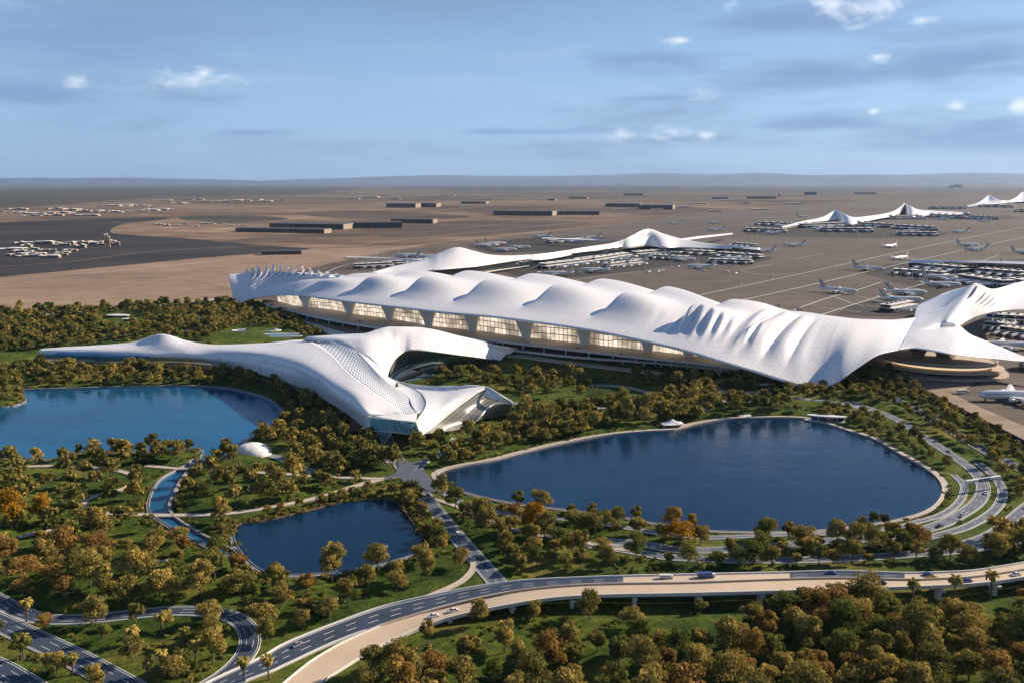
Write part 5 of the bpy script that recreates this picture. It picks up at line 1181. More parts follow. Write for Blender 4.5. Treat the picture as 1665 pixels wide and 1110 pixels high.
def knoll(px, py, w, d, h, seed, nx=70, ny=30):
    p = pix(px, py); X_ = np.linspace(-1, 1, nx)[:, None]; Y_ = np.linspace(-1, 1, ny)[None]
    prof = np.clip(1-np.abs(X_)**2.2, 0, 1)*np.clip(1-np.abs(Y_)**2, 0, 1); Z = h*prof*(0.45+0.8*vnoise(X_*14+Y_*0+seed, Y_*10+X_*0, 3, seed))
    V = np.stack([p.x+X_*w/2+Y_*0, p.y+Y_*d/2+X_*0, Z-3], -1); o = grid_mesh('knoll', V, M['knoll']); tag(o, kind='structure')
knoll(1600, 304, 2600, 2600, 120, 3); knoll(1556, 306, 420, 700, 110, 5, 40, 16); knoll(1750, 303, 3000, 2600, 130, 13); knoll(1440, 303, 2400, 2400, 50, 8); knoll(1290, 303, 3200, 3000, 45, 9); knoll(700, 300, 6000, 3000, 50, 15); knoll(150, 300, 6000, 4000, 40, 19)
# ---------------------------------------------------------------- trees
def crown_points(r, H, W_, nblob, base=.34):
    """lobe centres for an uneven crown"""
    bl = []
    for i in range(nblob):
        u = r.random(); a = r.random()*2*math.pi; z = H*(base+.12+(.86-base)*u); rad = W_/2*math.sqrt(r.random())*(1-.55*max(0, (z/H-.55)/.45))
        br = W_*(.13+.13*r.random())*(1-.25*u)
        bl.append((rad*math.cos(a), rad*math.sin(a), min(z, H-br*.6), br))
    return bl
def leaves_for(seed, H, W_, nblob, nleaf, size, base=.34):
    r = random.Random(seed); g = np.random.RandomState(seed); bl = crown_points(r, H, W_, nblob, base); C = []; Nn = []; T = []
    wts = np.array([b[3]**2 for b in bl]); wts /= wts.sum()
    for b, w in zip(bl, wts):
        k = max(6, int(nleaf*w)); d = g.normal(size=(k, 3)); d /= np.linalg.norm(d, axis=1)[:, None]; rad = b[3]*(.55+.55*g.rand(k)**.7)[:, None]
        p = np.array(b[:3])+d*rad*np.array([1.15, 1.15, .8]); C.append(p); nn = d+g.normal(size=(k, 3))*.55; nn /= np.linalg.norm(nn, axis=1)[:, None]; Nn.append(nn)
        T.append(np.clip(.5+.12*r.gauss(0, 1)+g.normal(size=k)*.14, 0, 1))
    C = np.vstack(C); Nn = np.vstack(Nn); T = np.concatenate(T); k = len(C)
    a = np.cross(Nn, g.normal(size=(k, 3))); a /= np.linalg.norm(a, axis=1)[:, None]; b_ = np.cross(Nn, a); s = (size*(.6+.8*g.rand(k)))[:, None]
    V = np.stack([C-a*s-b_*s*.35, C+a*s*.3-b_*s*.8, C+a*s+b_*s*.35, C-a*s*.3+b_*s*.8], 1)
    return V, T, bl
def trunk_mesh(mb, r, H, bl, th, lean=(0,0)):
    f = Vector((lean[0]*.3, lean[1]*.3, H*.3)); mb.tube([(0,0,-.8), (lean[0]*.12, lean[1]*.12, H*.12), f], [th*1.25, th, th*.8], 7)
    for b in bl[:7]:
        e = Vector(b[:3]); m_ = f.lerp(e, .5)+Vector((r.uniform(-.3,.3), r.uniform(-.3,.3), -.3)); mb.tube([f, m_, e], [th*.6, th*.4, th*.12], 5)
KIND = [ # H, W, blobs, base, lean, word
 (13,12,22,.30,'broad round'),(16,10,20,.28,'tall narrow'),(11,13,20,.34,'low spreading'),(15,13,26,.30,'large billowing'),(12,9,14,.38,'loose open'),(9,8,12,.25,'small rounded'),(14,11,16,.40,'ragged tall')]
def tree_data(i, nleaf, size):
    H, W_, nb, base, word = KIND[i]; return leaves_for(100+i, H, W_, nb, nleaf, size, base)
COLS = [('olive brown', 'leaf'), ('russet', 'leaf_russet'), ('deep green', 'leaf_green'), ('golden', 'leaf_gold')]
trees = {}
def tree_proto(i, c):
    if (i, c) in trees: return trees[(i, c)]
    H, W_, nb, base, word = KIND[i]; V, T, bl = tree_data(i, 2800, .40)
    k = len(V); me = fast_mesh('crown', V.reshape(-1, 3), np.arange(k*4).reshape(k, 4), tint=np.repeat(T, 4)); me.materials.append(M[COLS[c][1]])
    r = random.Random(i); mb = MB(); trunk_mesh(mb, r, H, bl, .34, (r.uniform(-1,1), r.uniform(-1,1)))
    tm = bpy.data.meshes.new('trunk'); tm.from_pydata(mb.v, [], mb.f); tm.materials.append(M['trunk']); trees[(i, c)] = (me, tm); return trees[(i, c)]
def place_tree(i, c, x, y, s, rz, label, group, name='tree'):
    me, tm = tree_proto(i, c); e = empty(name, (x, y, ground_z(x, y)), rz); e.scale = (s*rng.uniform(.85, 1.15), s*rng.uniform(.85, 1.15), s*rng.uniform(.82, 1.22))
    for nm, m_ in (('crown', me), ('trunk', tm)):
        o = bpy.data.objects.new(nm, m_); COL.objects.link(o); o.parent = e
    tag(e, label, 'tree', group); return e
# where trees stand: polygons in the photo with a mean spacing in metres and size range
ZONES = [
 ([(0,513),(60,508),(200,504),(330,498),(375,500),(372,530),(320,548),(290,553),(262,545),(230,556),(200,562),(60,568),(0,580)], 14, (.65,1.3), 'in the dense upper left trees beyond the long pavilion wing'),
 ([(375,492),(430,500),(470,515),(520,545),(495,549),(470,535),(380,532),(340,557),(300,555),(330,530)], 9.5, (.5,.85), 'between the terminal left tip and the pavilion wing'),
 ([(-60,592),(57,602),(140,604),(300,606),(400,614),(440,626),(400,634),(300,624),(100,628),(20,630),(-60,640)], 12, (.7,1.0), 'between the long pavilion wing and the left lake'),
 ([(-60,650),(30,640),(44,650),(20,662),(-60,666)], 11, (.7,.9), 'on the small point at the left edge of the left lake'),
 ([(440,622),(500,645),(560,690),(600,725),(600,752),(560,768),(500,760),(440,740),(420,716),(450,700),(468,675),(455,650)], 13, (.8,1.05), 'between the left lake and the pavilion road'),
 ([(596,728),(625,730),(640,745),(640,768),(600,768)], 10, (.95,1.15), 'left of the road crossing'),
 ([(650,728),(690,726),(760,708),(845,694),(850,722),(800,742),(740,752),(706,762),(700,745),(670,738)], 14, (.8,1.05), 'in front of the pavilion right lobe'),
 ([(835,672),(900,668),(1010,668),(1080,655),(1150,640),(1170,652),(1290,655),(1300,672),(1200,674),(1130,682),(1095,690),(1010,697),(900,716),(840,728)], 12, (.85,1.1), 'along the north shore of the right lake'),
 ([(722,606),(800,610),(860,612),(940,616),(1020,622),(1150,616),(1165,618),(1150,645),(1075,650),(1060,634),(1000,630),(960,628),(900,645),(850,642),(800,632),(710,622)], 14, (.7,1.05), 'in the grove between the pavilion and the terminal'),
 ([(820,625),(900,640),(1010,650),(1010,660),(830,650)], 30, (.7,.9), 'on the open lawn east of the pavilion'),
 ([(1180,598),(1240,605),(1290,622),(1290,640),(1200,632),(1170,612)], 14, (.7,.95), 'beneath the drooping corner of the terminal'),
 ([(1290,632),(1380,615),(1440,606),(1480,632),(1560,676),(1665,730),(1700,760),(1700,800),(1600,742),(1520,700),(1450,660),(1380,650),(1300,650)], 10, (.5,.8), 'on the verge beside the airfield wall'),
 ([(1330,660),(1400,672),(1470,702),(1540,752),(1550,765),(1500,750),(1440,716),(1380,692),(1330,676)], 10, (.45,.7), 'between the right lake promenade and the east road'),
 ([(1600,752),(1700,812),(1670,825),(1640,790)], 14, (.6,.85), 'in the verge outside the east road bend'),
 ([(1530,790),(1545,800),(1520,830),(1480,845),(1460,850),(1500,832)], 11, (.6,.8), 'on the east bank of the right lake'),
 ([(1230,862),(1440,852),(1440,864),(1240,868)], 9, (.55,.9), 'at the water edge on the south shore of the right lake'),
 ([(1240,868),(1400,884),(1560,885),(1640,870),(1665,860),(1700,880),(1700,908),(1600,915),(1450,915),(1330,918),(1240,924),(1150,925),(1150,905),(1240,900)], 9.5, (.75,1.0), 'between the sweeping roads and the highway at the right'),
 ([(700,800),(760,822),(850,845),(1000,858),(1100,872),(1150,885),(1150,915),(1050,925),(930,932),(850,938),(815,900),(770,850)], 12.5, (.8,1.1), 'between the right lake and the highway'),
 ([(800,815),(900,830),(1000,842),(1120,860),(1130,872),(1000,862),(850,838)], 13, (.8,1.0), 'on the south west shore of the right lake'),
 ([(650,800),(690,812),(730,862),(730,905),(700,890),(690,850),(660,820)], 7.5, (.6,.85), 'crowding the east bank of the small pond'),
 ([(395,842),(480,826),(600,800),(650,800),(640,808),(560,812),(440,838)], 8, (.45,.7), 'on the north bank of the small pond'),
 ([(620,895),(700,900),(760,905),(740,940),(640,965),(560,1000),(480,1030),(440,1010),(430,950),(500,938),(600,925)], 16, (.85,1.15), 'on the lawn between the small pond and the highway'),
 ([(330,770),(430,770),(600,780),(560,800),(450,820),(400,830),(300,830),(290,800),(300,775)], 17, (.7,1.0), 'on the lawn between the two pale footpaths'),
 ([(110,738),(240,734),(320,731),(300,750),(200,758),(110,756),(80,752)], 11.5, (.8,1.05), 'on the peninsula of the left lake'),
 ([(345,752),(400,740),(430,745),(440,762),(345,762)], 10, (.8,.95), 'around the white dome'),
 ([(-60,748),(60,750),(80,756),(-60,762)], 10, (.8,1.0), 'on the south shore of the left lake'),
 ([(-60,770),(150,768),(200,780),(130,805),(130,830),(-60,860)], 19, (.8,1.15), 'on the lawn at the left edge inside the winding footpath'),
 ([(150,840),(260,845),(290,870),(330,890),(400,920),(430,950),(350,985),(200,985),(80,985),(-60,950),(-60,860),(60,850)], 16, (.75,1.2), 'in the thick grove left of the small pond'),
 ([(340,850),(395,850),(380,880),(390,905),(350,880)], 9.5, (.9,1.1), 'on the west bank of the small pond'),
 ([(160,790),(230,790),(240,830),(160,830)], 15, (.8,1.0), 'in the bend of the winding footpath'),
 ([(60,1015),(350,1010),(385,1040),(350,1090),(260,1110),(200,1080),(120,1050)], 19, (.7,1.05), 'inside the lower left loop road'),
 ([(390,960),(440,1000),(440,1050),(415,1060),(412,1020)], 14, (.8,1.0), 'right of the lower left loop road'),
 ([(-60,1030),(60,1060),(200,1130),(60,1120),(-60,1075)], 20, (.7,1.0), 'between the two diagonal roads in the bottom left corner'),
 ([(600,1085),(850,1045),(1000,1055),(1250,1060),(1250,1200),(550,1200)], 13, (.8,1.15), 'in the bottom grove below the middle of the highway'),
 ([(640,1060),(800,1005),(1000,985),(1250,980),(1250,1060),(850,1045),(700,1065)], 25, (.75,1.0), 'scattered on the dark lawn just below the highway'),
 ([(1230,985),(1450,970),(1640,965),(1760,950),(1760,1200),(1230,1200)], 11.5, (.85,1.25), 'in the thick bottom right grove'),
]
pts_all = []; cell = {}
def near(x, y, d):
    ci, cj = int(x//12), int(y//12)
    for a in range(ci-2, ci+3):
        for b in range(cj-2, cj+3):
            for (u, v) in cell.get((a, b), ()):
                if (u-x)**2+(v-y)**2 < d*d: return True
    return False
WL = list(WATER.values()); COURTW = np.array([p[:2] for p in wpts(COURT)])
TFOOT = np.array([p[:2] for p in wpts([(385,487),(436,503),(520,530),(600,551),(745,562),(930,584),(1120,600),(1230,612),(1330,637),(1395,598),(1460,568),(1500,500),(400,440)])])
CLEAR = [np.array([p[:2] for p in wpts(q)]) for q in ([(262,758),(345,752),(300,795),(296,836),(330,862),(400,892),(420,935),(395,935),(340,900),(270,872),(240,845),(240,800)],[(380,736),(448,736),(448,766),(380,766)],[(385,535),(488,538),(488,552),(385,552)],[(162,514),(236,514),(236,538),(162,538)],[(1080,690),(1110,690),(1108,700),(1080,702)])]
POOLS = [(pix(417,538),30),(pix(452,546),34),(pix(398,547),14),(pix(411,739),15),(pix(192,517),20),(pix(210,523),11),(pix(537,683),5)]
HPOLY = np.vstack([UN[::6, :2], LS[::-6, :2]])
PALM_XY = [tuple(pix(*q)[:2]) for q in ((1484,990),(1549,985),(1610,975),(1484,1003),(1549,998),(1610,990))]
for poly, sp, sz, place in ZONES:
    W_ = np.array([p[:2] for p in wpts(poly)]); x0, y0 = W_.min(0); x1, y1 = W_.max(0); sp *= .9; area = abs(np.sum(W_[:,0]*np.roll(W_[:,1],-1)-np.roll(W_[:,0],-1)*W_[:,1]))/2
    tries = int(area/(sp*sp)*7)+20; cx = nr.uniform(x0, x1, tries*3); cy = nr.uniform(y0, y1, tries*3); ok = inside(W_, cx, cy)
    for w in WL+[COURTW, PAV, TFOOT, HPOLY]+CLEAR: ok &= ~inside(w, cx, cy)
    cx, cy = cx[ok][:tries], cy[ok][:tries]; smn = 3.2
    for x, y in zip(cx, cy):
        if near(x, y, sp*.80): continue
        if dist_w(x, y) < 3.6 or dist_r(x, y) < 1.4: continue
        if any((a-x)**2+(b-y-4)**2 < 100 for a, b in PALM_XY): continue
        if any((p.x-x)**2+((p.y-y)*1.5)**2 < (r+3)**2 for p, r in POOLS): continue
        cell.setdefault((int(x//12), int(y//12)), []).append((x, y)); pts_all.append((x, y, sz, place))
print('trees', len(pts_all))
# individually placed eye-catchers (px, py, kind, colour, scale, label)
SPECIAL = [(868,862,0,3,.95,'bright yellow tree on the lawn south west of the right lake, upper one'),(880,872,3,3,.75,'bright yellow broad tree below the first yellow one near the right lake'),(862,880,5,3,.8,'small orange tree beside the thin path near the right lake'),(1105,884,3,3,1.0,'large orange tree on the south shore of the right lake'),(1130,880,5,3,.8,'small golden tree right of the large orange one'),
 (18,862,3,3,1.1,'golden tree at the left edge above the thick grove'),(70,850,1,3,.9,'tall golden tree near the left edge')]
def mk_label(i, c, s, place, n):
    return ('%s %s tree' % (KIND[i][4], COLS[c][0]))
inview = []
for x, y, sz, place in pts_all:
    px, py = proj((x, y, 6))
    d = math.hypot(x, y); vis = -15 < px < 1680 and py < 1135 and y > 0
    inview.append((not vis, d))
order = sorted(range(len(pts_all)), key=lambda k: inview[k]); NI = 285
near_set = set(order[:NI]); far_v = []; far_t = []; far_m = []; base_n = 0; far_tv = []; far_tf = []
ft = [tree_data(i, 420, 1.0) for i in range(len(KIND))]; mt = [tree_data(i, 900, .7) for i in range(len(KIND))]
ftr = []
for i in range(len(KIND)):
    mb = MB(); H, W_, nb, base, word = KIND[i]; f = Vector((.3,.2,H*.3)); mb.tube([(0,0,-.8), f], [.4,.28], 4)
    for b in ft[i][2][:4]: mb.tube([f, b[:3]], [.2,.08], 3, cap=False)
    ftr.append(mb)
tv, tf, tc_ = [], [], 0
cnt = {}
for k, (x, y, sz, place) in enumerate(pts_all):
    i = rng.choices(range(7), (4,4,3,3,4,4,4))[0]; s = rng.uniform(*sz)*rng.choice((.72,.84,.92,1.0)); rz = rng.uniform(0, 6.28); cc = rng.random()
    c = 1 if cc < (.24 if place.startswith(('in the thick','in the bottom')) else .08) else 2 if cc > .86 else 0
    if place.startswith('in the dense upper'): c = 2 if cc > .55 else 0
    if k in near_set:
        # words that set the tree apart: its look, then how it stands in its grove
        px, py = proj((x, y, 0)); key = (place, i, c); cnt.setdefault(key, []).append((k, px, py, x, y, s, rz))
    else:
        V, T, _ = (mt if y < 430 else ft)[i]; ca, sa = math.cos(rz), math.sin(rz); P = V.reshape(-1, 3)*s*np.array([rng.uniform(.85,1.15), rng.uniform(.85,1.15), rng.uniform(.82,1.22)]); z = ground_z(x, y)
        far_v.append(np.stack([P[:,0]*ca-P[:,1]*sa+x, P[:,0]*sa+P[:,1]*ca+y, P[:,2]+z], 1)); off = rng.uniform(-.16, .16)+(.12 if c == 1 else -.22 if c == 2 else 0)
        far_t.append(np.repeat(np.clip(T+off, 0, 1), 4))
        mbv = ftr[i]; b = len(tv); tv += [(v[0]*s*ca-v[1]*s*sa+x, v[0]*s*sa+v[1]*s*ca+y, v[2]*s+z) for v in mbv.v]; tf += [tuple(b+q for q in f) for f in mbv.f]
for (place, i, c), L_ in cnt.items():
    word = '%s %s tree %s' % (KIND[i][4], COLS[c][0], place)
    L_.sort(key=lambda a: a[1]); n = len(L_)
    for j, (k, px, py, x, y, s, rz) in enumerate(L_):
        if n == 1: lab = word
        elif n == 2: lab = ('left one of two: ', 'right one of two: ')[j]+word
        else:
            ordn = ['first','second','third','fourth','fifth','sixth','seventh','eighth','ninth','tenth','eleventh','twelfth','thirteenth','fourteenth','fifteenth','sixteenth','seventeenth','eighteenth','nineteenth','twentieth']
            lab = ('leftmost: ' if j == 0 else 'rightmost: ' if j == n-1 else ordn[min(j, 19)]+' from left: ')+word
        w = lab.split(); lab = ' '.join(w[:16])
        place_tree(i, c, x, y, s, rz, lab, 'trees '+place)
for px, py, i, c, s, lab in SPECIAL:
    p = pix(px, py); place_tree(i, c, p.x, p.y, s, px, lab, None)
FV_ = np.vstack(far_v); FT_ = np.concatenate(far_t); n = len(FV_)//4
me = fast_mesh('wood', FV_, np.arange(n*4).reshape(n, 4), tint=FT_); wd = link_mesh('wood', me, M['leaf']); tag(wd, 'mass of olive and russet trees covering the farther park', 'woodland', None, 'stuff')
me = bpy.data.meshes.new('stems'); me.from_pydata(tv, [], tf); so_ = link_mesh('wood_trunk', me, M['trunk'], wd)
print('far leaves', n)
# low shrubs and tufts: uncountable ground cover
sv, st_ = [], []; sh = leaves_for(900, 1.6, 3.2, 5, 60, .42, .05)
g = np.random.RandomState(5); N_S = 0
bx = g.uniform(-420, 420, 26000); by = g.uniform(290, 1000, 26000); pk = inside(PARK, bx, by)
for w in WL+[COURTW, PAV, TFOOT, HPOLY]: pk &= ~inside(w, bx, by)
dens = vnoise(bx, by, 30, 12)*.6+vnoise(bx, by, 11, 15)*.4
for x, y, dn in zip(bx[pk], by[pk], dens[pk]):
    if N_S > 5200: break
    if abs(x/y) > .66: continue
    dw = dist_w(x, y)
    if dw < 3.4 or (dn < .56 and dw > 7): continue
    if dist_r(x, y) < 1.6: continue
    if 1/(x*x+y*y) and g.rand() > (380/max(y, 380))**1.0+.15: continue
    s = g.uniform(.45, 1.1); rz = g.rand()*6.28; ca, sa = math.cos(rz), math.sin(rz); P = sh[0].reshape(-1, 3)*s
    sv.append(np.stack([P[:,0]*ca-P[:,1]*sa+x, P[:,0]*sa+P[:,1]*ca+y, P[:,2]+ground_z(x, y)-.1], 1)); st_.append(np.repeat(np.clip(sh[1]-g.uniform(0,.45), 0, 1), 4)); N_S += 1
for key, sel in (('pond', lambda x, y: True), ('left', lambda x, y: y > 725 or x < 60 or (x > 400 and y > 690)), ('canal', lambda x, y: True)):
    w = WSH[key]; ar = np.sum(w[:,0]*np.roll(w[:,1],-1)-np.roll(w[:,0],-1)*w[:,1]); d = np.roll(w, -1, 0)-np.roll(w, 1, 0); d /= np.linalg.norm(d, axis=1)[:, None]+1e-9; n_ = np.stack([d[:,1], -d[:,0]], 1)*(1 if ar > 0 else -1)
    for q in range(len(w)):
        px, py = proj((w[q][0], w[q][1], 0))
        if not sel(px, py): continue
        for _ in range(2 if key == 'pond' else 1):
            south = key == 'pond' and py > 872 and px < 680; off = g.uniform(3.2, 6) if south or key == 'canal' else g.uniform(.3, 5); x, y = w[q]+n_[q]*off+g.uniform(-1, 1, 2)
            if (south or key == 'canal') and g.rand() < .5: continue
            if dist_r(x, y) < .8: continue
            s = g.uniform(.5, 1.25); rz = g.rand()*6.28; ca, sa = math.cos(rz), math.sin(rz); P = sh[0].reshape(-1, 3)*s
            sv.append(np.stack([P[:,0]*ca-P[:,1]*sa+x, P[:,0]*sa+P[:,1]*ca+y, P[:,2]+max(ground_z(x, y), -.4)-.1], 1)); st_.append(np.repeat(np.clip(sh[1]-g.uniform(0,.4), 0, 1), 4))
SV = np.vstack(sv); n = len(SV)//4
me = fast_mesh('shrubs', SV, np.arange(n*4).reshape(n, 4), tint=np.concatenate(st_)); o = link_mesh('shrub_cover', me, M['leaf']); tag(o, 'low shrubs and tufts scattered over the park lawns', 'shrubs', None, 'stuff')
print('shrubs', N_S)

# ---------------------------------------------------------------- palms
def palm_proto(seed, H, skirt_=True):
    r = random.Random(seed); g = np.random.RandomState(seed); mb = MB(); pts = [(math.sin(t*1.3)*.5*r.uniform(.5,1.6), 0, H*t-.5*(t == 0)) for t in (0,.35,.7,1)]
    mb.tube(pts, [.42,.3,.27,.3], 7); tm = bpy.data.meshes.new('trunk'); tm.from_pydata(mb.v, [], mb.f); tm.materials.append(M['trunk'])
    top = Vector(pts[-1]); vs, ti = [], []
    for k in range(26):
        a = k*2.4; el = r.uniform(-.35, 1.1); L_ = r.uniform(2.6, 3.6); d = Vector((math.cos(a), math.sin(a), 0)); prev = top; ang = el
        for q in range(5):
            nx = prev+(d*math.cos(ang)+Vector((0,0,math.sin(ang))))*L_/5; ang -= .38; side = Vector((-d.y, d.x, 0)); w0 = .16+.5*math.sin(math.pi*(q/5*.8+.1)); w1 = .16+.5*math.sin(math.pi*((q+1)/5*.8+.1))
            dz = Vector((0,0,-.28))
            vs += [prev, prev+side*w0+dz, nx+side*w1+dz, nx, prev, nx, nx-side*w1+dz, prev-side*w0+dz]; ti += [r.uniform(.3,.8)]*8; prev = nx
    nq = len(vs)//4; cm = fast_mesh('crown', np.array([tuple(v) for v in vs]), np.arange(nq*4).reshape(nq, 4), tint=ti); cm.materials.append(M['leaf']); out = [('trunk', tm), ('crown', cm)]
    if skirt_:
        k = 260; a = g.rand(k)*6.28; z = top.z-.2-g.rand(k)*2.6; rad = (.5+1.0*g.rand(k)*(1-(top.z-z)/3.6)); C = np.stack([top.x+np.cos(a)*rad, np.sin(a)*rad, z], 1)
        t = np.stack([-np.sin(a), np.cos(a), a*0], 1); dn = np.stack([np.cos(a)*.25, np.sin(a)*.25, a*0-1], 1); s = .22
        V = np.stack([C-t*s, C+t*s, C+t*s*.4+dn*.8, C-t*s*.4+dn*.8], 1); sm = fast_mesh('dead_fronds', V.reshape(-1,3), np.arange(k*4).reshape(k,4)); sm.materials.append(M['deadfrond']); out.append(('dead_fronds', sm))
    return out
PP = [palm_proto(1, 8.5), palm_proto(2, 7, True), palm_proto(3, 10.5, False)]
PALMS = [(76,1092,1,'short palm with a dry brown skirt at the far left of the bottom edge'),(38,1070,0,'palm on the strip between the two diagonal roads, far left'),(44,1010,0,'tall thin palm crossing the loop road at the left'),(118,1096,1,'short palm between the diagonal roads beside the bottom edge'),(220,1048,1,'palm with brown skirt inside the loop road, upper left'),(142,1012,0,'thin palm on the inner kerb of the loop road'),(262,1030,0,'bushy topped palm against the upper loop road'),(300,1052,1,'brown skirted palm in the middle of the loop lawn'),(214,1060,0,'slender leaning palm in the loop lawn'),(240,1100,1,'squat palm near the bottom of the loop lawn'),(265,1094,0,'palm right of the squat one near the bottom of the loop lawn'),(350,1030,0,'palm beside the tightest part of the loop road'),(398,1106,0,'palm between the loop road and the highway at the bottom'),(438,1104,0,'palm on the strip beside the highway left end'),(318,1075,1,'small palm above the bottom edge in the loop lawn'),
 (1484,990,2,'tall slim palm rising across the highway edge at the right'),(1549,985,2,'palm just below the highway, middle of three'),(1610,975,2,'palm just below the highway near the right edge'),(1322,905,0,'palm between the sweeping roads right of centre'),(1600,905,0,'palm between the outer roads at the right'),(1140,935,1,'leaning palm touching the highway barrier in the middle'),(1512,962,1,'short palm under the highway edge at the right')]
for px, py, k, lab in PALMS:
    p = pix(px, py); e = empty('palm_tree', (p.x, p.y, ground_z(p.x, p.y)), px*1.7); s = .85+.3*((px*7) % 10)/10 if k < 2 else 1.2; e.scale = (s, s, s)
    for nm, m_ in PP[k]: o = bpy.data.objects.new(nm, m_); COL.objects.link(o); o.parent = e
    tag(e, lab, 'palm tree', 'palms beside the roads')

# ---------------------------------------------------------------- vehicles
def car_proto(L_, W_, H_, mat, kind):
    e = empty(kind, (0,0,0)); mb = MB()
    if kind == 'car':
        pr2 = [(-.5,.18),(-.5,.5),(-.42,.58),(-.30,.60),(.22,.60),(.46,.50),(.5,.35),(.5,.18)]
        n = len(pr2); vs = [(x*L_, s*W_/2*(1 if z < .55 else .97), z*H_) for s in (-1,1) for x, z in pr2]; mb.add(vs, [tuple(range(n)), tuple(range(2*n-1, n-1, -1))]+[(i, n+i, n+(i+1)%n, (i+1)%n) for i in range(n)]); mb.build('body', mat, e, local=True)
        MB().box((-.05*L_,0,.79*H_),(.52*L_,W_*.86,.38*H_),taper=.74).build('cabin', M['glass_dark'], e, local=True); MB().box((-.06*L_,0,.985*H_),(.34*L_,W_*.62,.03*H_)).build('roof_panel', mat, e, local=True)
        wx = (-.31*L_, .31*L_); wr = .33
    else:
        MB().box((-.1*L_,0,.56*H_),(.8*L_,W_,.78*H_)).build('body', mat, e, local=True); MB().box((.42*L_,0,.42*H_),(.16*L_,W_*.96,.56*H_),taper=.9).build('cab', M['white'], e, local=True)
        MB().box((-.1*L_,0,.62*H_),(.7*L_,W_*1.01,.2*H_)).build('window_band', M['glass_dark'], e, local=True); wx = (-.36*L_, .38*L_); wr = .5
    for x in wx:
        for s in (-1,1): MB().tube([(x,s*W_/2-.22*s,wr),(x,s*W_/2+.02*s,wr)], wr, 12).build('wheel', M['dark'], e, local=True)
    return e
CM = {'white': simple('white_car_paint', (.7,.7,.7), .25, .02), 'blue': simple('blue_car_paint', (.04,.09,.3), .25, .05), 'black': simple('black_car_paint', (.02,.02,.022), .2, .05), 'red': simple('red_car_paint', (.4,.03,.02), .25, .05), 'silver': simple('silver_car_paint', (.4,.41,.42), .3, .05, metal=.4)}
protos = {}
VEH = [(704,996,'white','car','on the sand coloured lanes, left one of a close pair',0),(735,991,'white','car','on the sand coloured lanes, right one of a close pair',0),(1082,944,'white','bus','in the middle of the highway',1),(1150,940,'blue','bus','long one farther right on the upper highway lanes',1),
 (1354,940,'blue','car','on the upper lanes left of the tall palms',1),(1508,937,'blue','car','on the upper lanes above the tall slim palm',1),(1573,947,'blue','car','on the lower lanes right of the tall slim palm',0),(1430,952,'black','car','on the lower lanes behind the tall slim palm',0),(1653,936,'white','car','on the lower lanes at the right edge',0),
 (484,1062,'silver','car','at the curve of the upper lanes near the lower left',1),(700,812,'silver','car','on the straight road just below the crossing',2),(694,808,'black','car','beside the silver one just below the crossing',2),(776,908,'black','car','farther down the straight road',2),(783,921,'blue','car','lowest on the straight road before the highway',2),(735,866,'white','car','halfway down the straight road',2),
 (1512,852,'black','car','on the broad east road just south of the right lake',2),(1562,838,'silver','car','on the broad east road at the bend',2),(1586,800,'white','car','on the broad east road under the gantry',2),(1480,862,'blue','car','on the lakeside road at the south east',2),(1534,735,'white','car','on the straight part of the broad east road',2),(1470,686,'silver','car','high up on the broad east road',2),
 (1656,820,'white','bus','large one on the outermost road at the right edge',2),(1486,664,'black','car','on the dual road by the airfield wall, upper one',2),(1545,697,'white','car','on the dual road by the airfield wall, middle one',2),(1612,736,'blue','car','on the dual road by the airfield wall, lower one',2),
 (940,566,'red','car','on the terminal forecourt deck, right one',3),(740,546,'red','car','on the terminal forecourt deck, left one',3),(585,523,'blue','car','on the terminal forecourt deck far left',3),(860,558,'white','bus','on the terminal forecourt deck, middle',3),(1010,576,'black','car','on the terminal forecourt deck toward the drooping corner',3),(660,534,'white','car','on the forecourt deck between the funnel columns',3)]
allroads = [a for a, _ in rw]
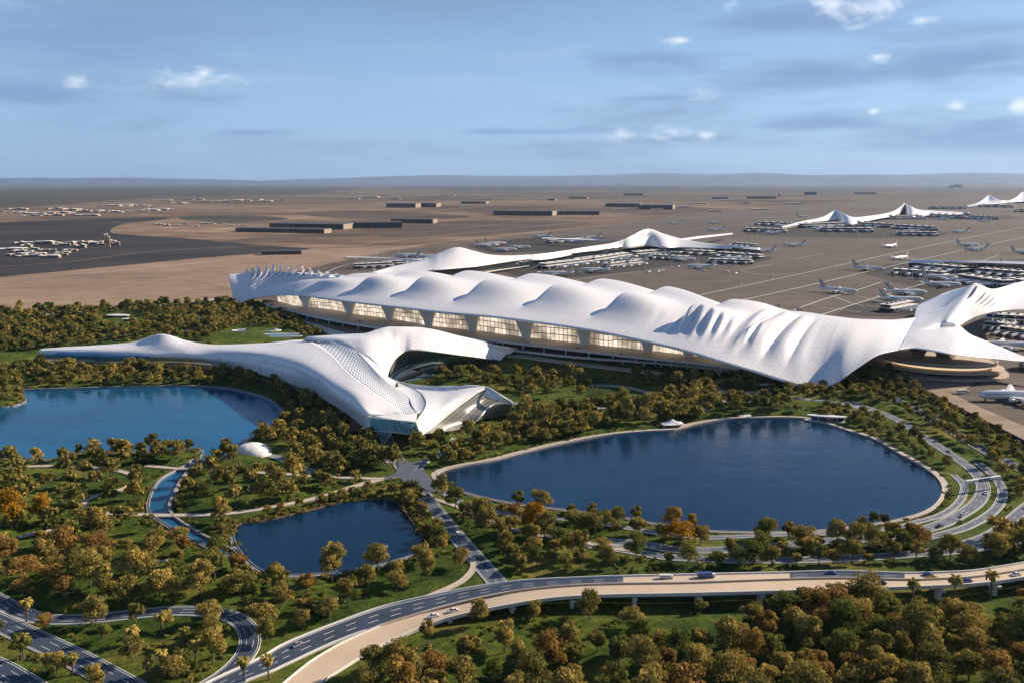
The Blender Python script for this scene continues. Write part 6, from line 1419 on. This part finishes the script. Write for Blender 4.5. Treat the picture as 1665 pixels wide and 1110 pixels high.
for px, py, colr, kind, where, mode in VEH:
    key = (colr, kind)
    if mode in (0, 1):
        A = (UN+US)/2 if mode == 1 else (LN+LS)/2; i = int(np.argmin([abs(proj(q)[0]-px) for q in A])); t = .35 if mode == 1 else .45
        q = (UN[i]*(1-t)+US[i]*t) if mode == 1 else (LN[i]*(1-t)+LS[i]*t); dd = A[min(i+1,339)]-A[max(i-1,0)]; loc = (q[0], q[1], q[2]+.03); an = math.atan2(dd[1], dd[0])
    elif mode == 2:
        p = pix(px, py); best = min(((np.hypot(a[:,0]-p.x, a[:,1]-p.y).min(), n) for n, a in enumerate(allroads))); a = allroads[best[1]]; i = int(np.hypot(a[:,0]-p.x, a[:,1]-p.y).argmin()); dd = a[min(i+1,len(a)-1)]-a[max(i-1,0)]; nn = np.array([-dd[1], dd[0]])/np.linalg.norm(dd)
        off = min(2.0, ROADS[best[1]][2]/4); loc = (a[i][0]+nn[0]*off, a[i][1]+nn[1]*off, .14+.012*best[1]+.02); an = math.atan2(dd[1], dd[0])
    else: p = pix(px, py, 9.9); loc = (p.x, p.y, 9.93); an = -.62
    if key in protos: o = copy_tree(protos[key])
    else: protos[key] = o = car_proto(4.7, 1.9, 1.5, CM[colr], 'car') if kind == 'car' else car_proto(11, 2.6, 3.4, CM[colr], 'bus')
    o.location = loc; o.rotation_euler.z = an+(math.pi if mode == 0 else 0)
    if kind == 'bus': o.scale = (.72,)*3 if px != 1082 else (.55,)*3
    tag(o, '%s %s %s' % (colr, kind, where), kind, '%s vehicles on the roads' % colr)
svc = [(rng.uniform(*a), rng.uniform(*b)) for a, b, n in (((850,1230),(432,446),16),((1240,1540),(372,384),12),((1420,1600),(455,500),12),((560,690),(434,442),5),((1450,1640),(628,660),5)) for _ in range(n)]
for px, py in svc:
    p = pix(px, py); 
    if proj(p)[1] > 600 and px < 1560: continue
    o = copy_tree(protos[('white','bus')]); o.name = 'service_truck'; o.location = (p.x, p.y, .5); o.scale = (1,1,1); o.rotation_euler.z = rng.uniform(0, 6.28); tag(o, 'white service truck standing on the open pavement near the gates', 'truck', 'service trucks on the airfield')
# ---------------------------------------------------------------- haze
hz = MB(); hz.box((0, 30000, 800), (150000, 66000, 1610)); hb = hz.build('haze', []); tag(hb, 'pale blue air softening the far desert and hills', 'haze', None, 'stuff')
hm = bpy.data.materials.new('haze'); hm.use_nodes = True; nt = hm.node_tree; nt.nodes.remove(nt.nodes['Principled BSDF']); pvn = nt.nodes.new('ShaderNodeVolumePrincipled')
pvn.inputs['Color'].default_value = (.45,.66,1.0,1); pvn.inputs['Density'].default_value = 1.3e-5; pvn.inputs['Anisotropy'].default_value = 0.2; lk(nt, pvn.outputs[0], nt.nodes['Material Output'].inputs['Volume']); hb.data.materials.append(hm)
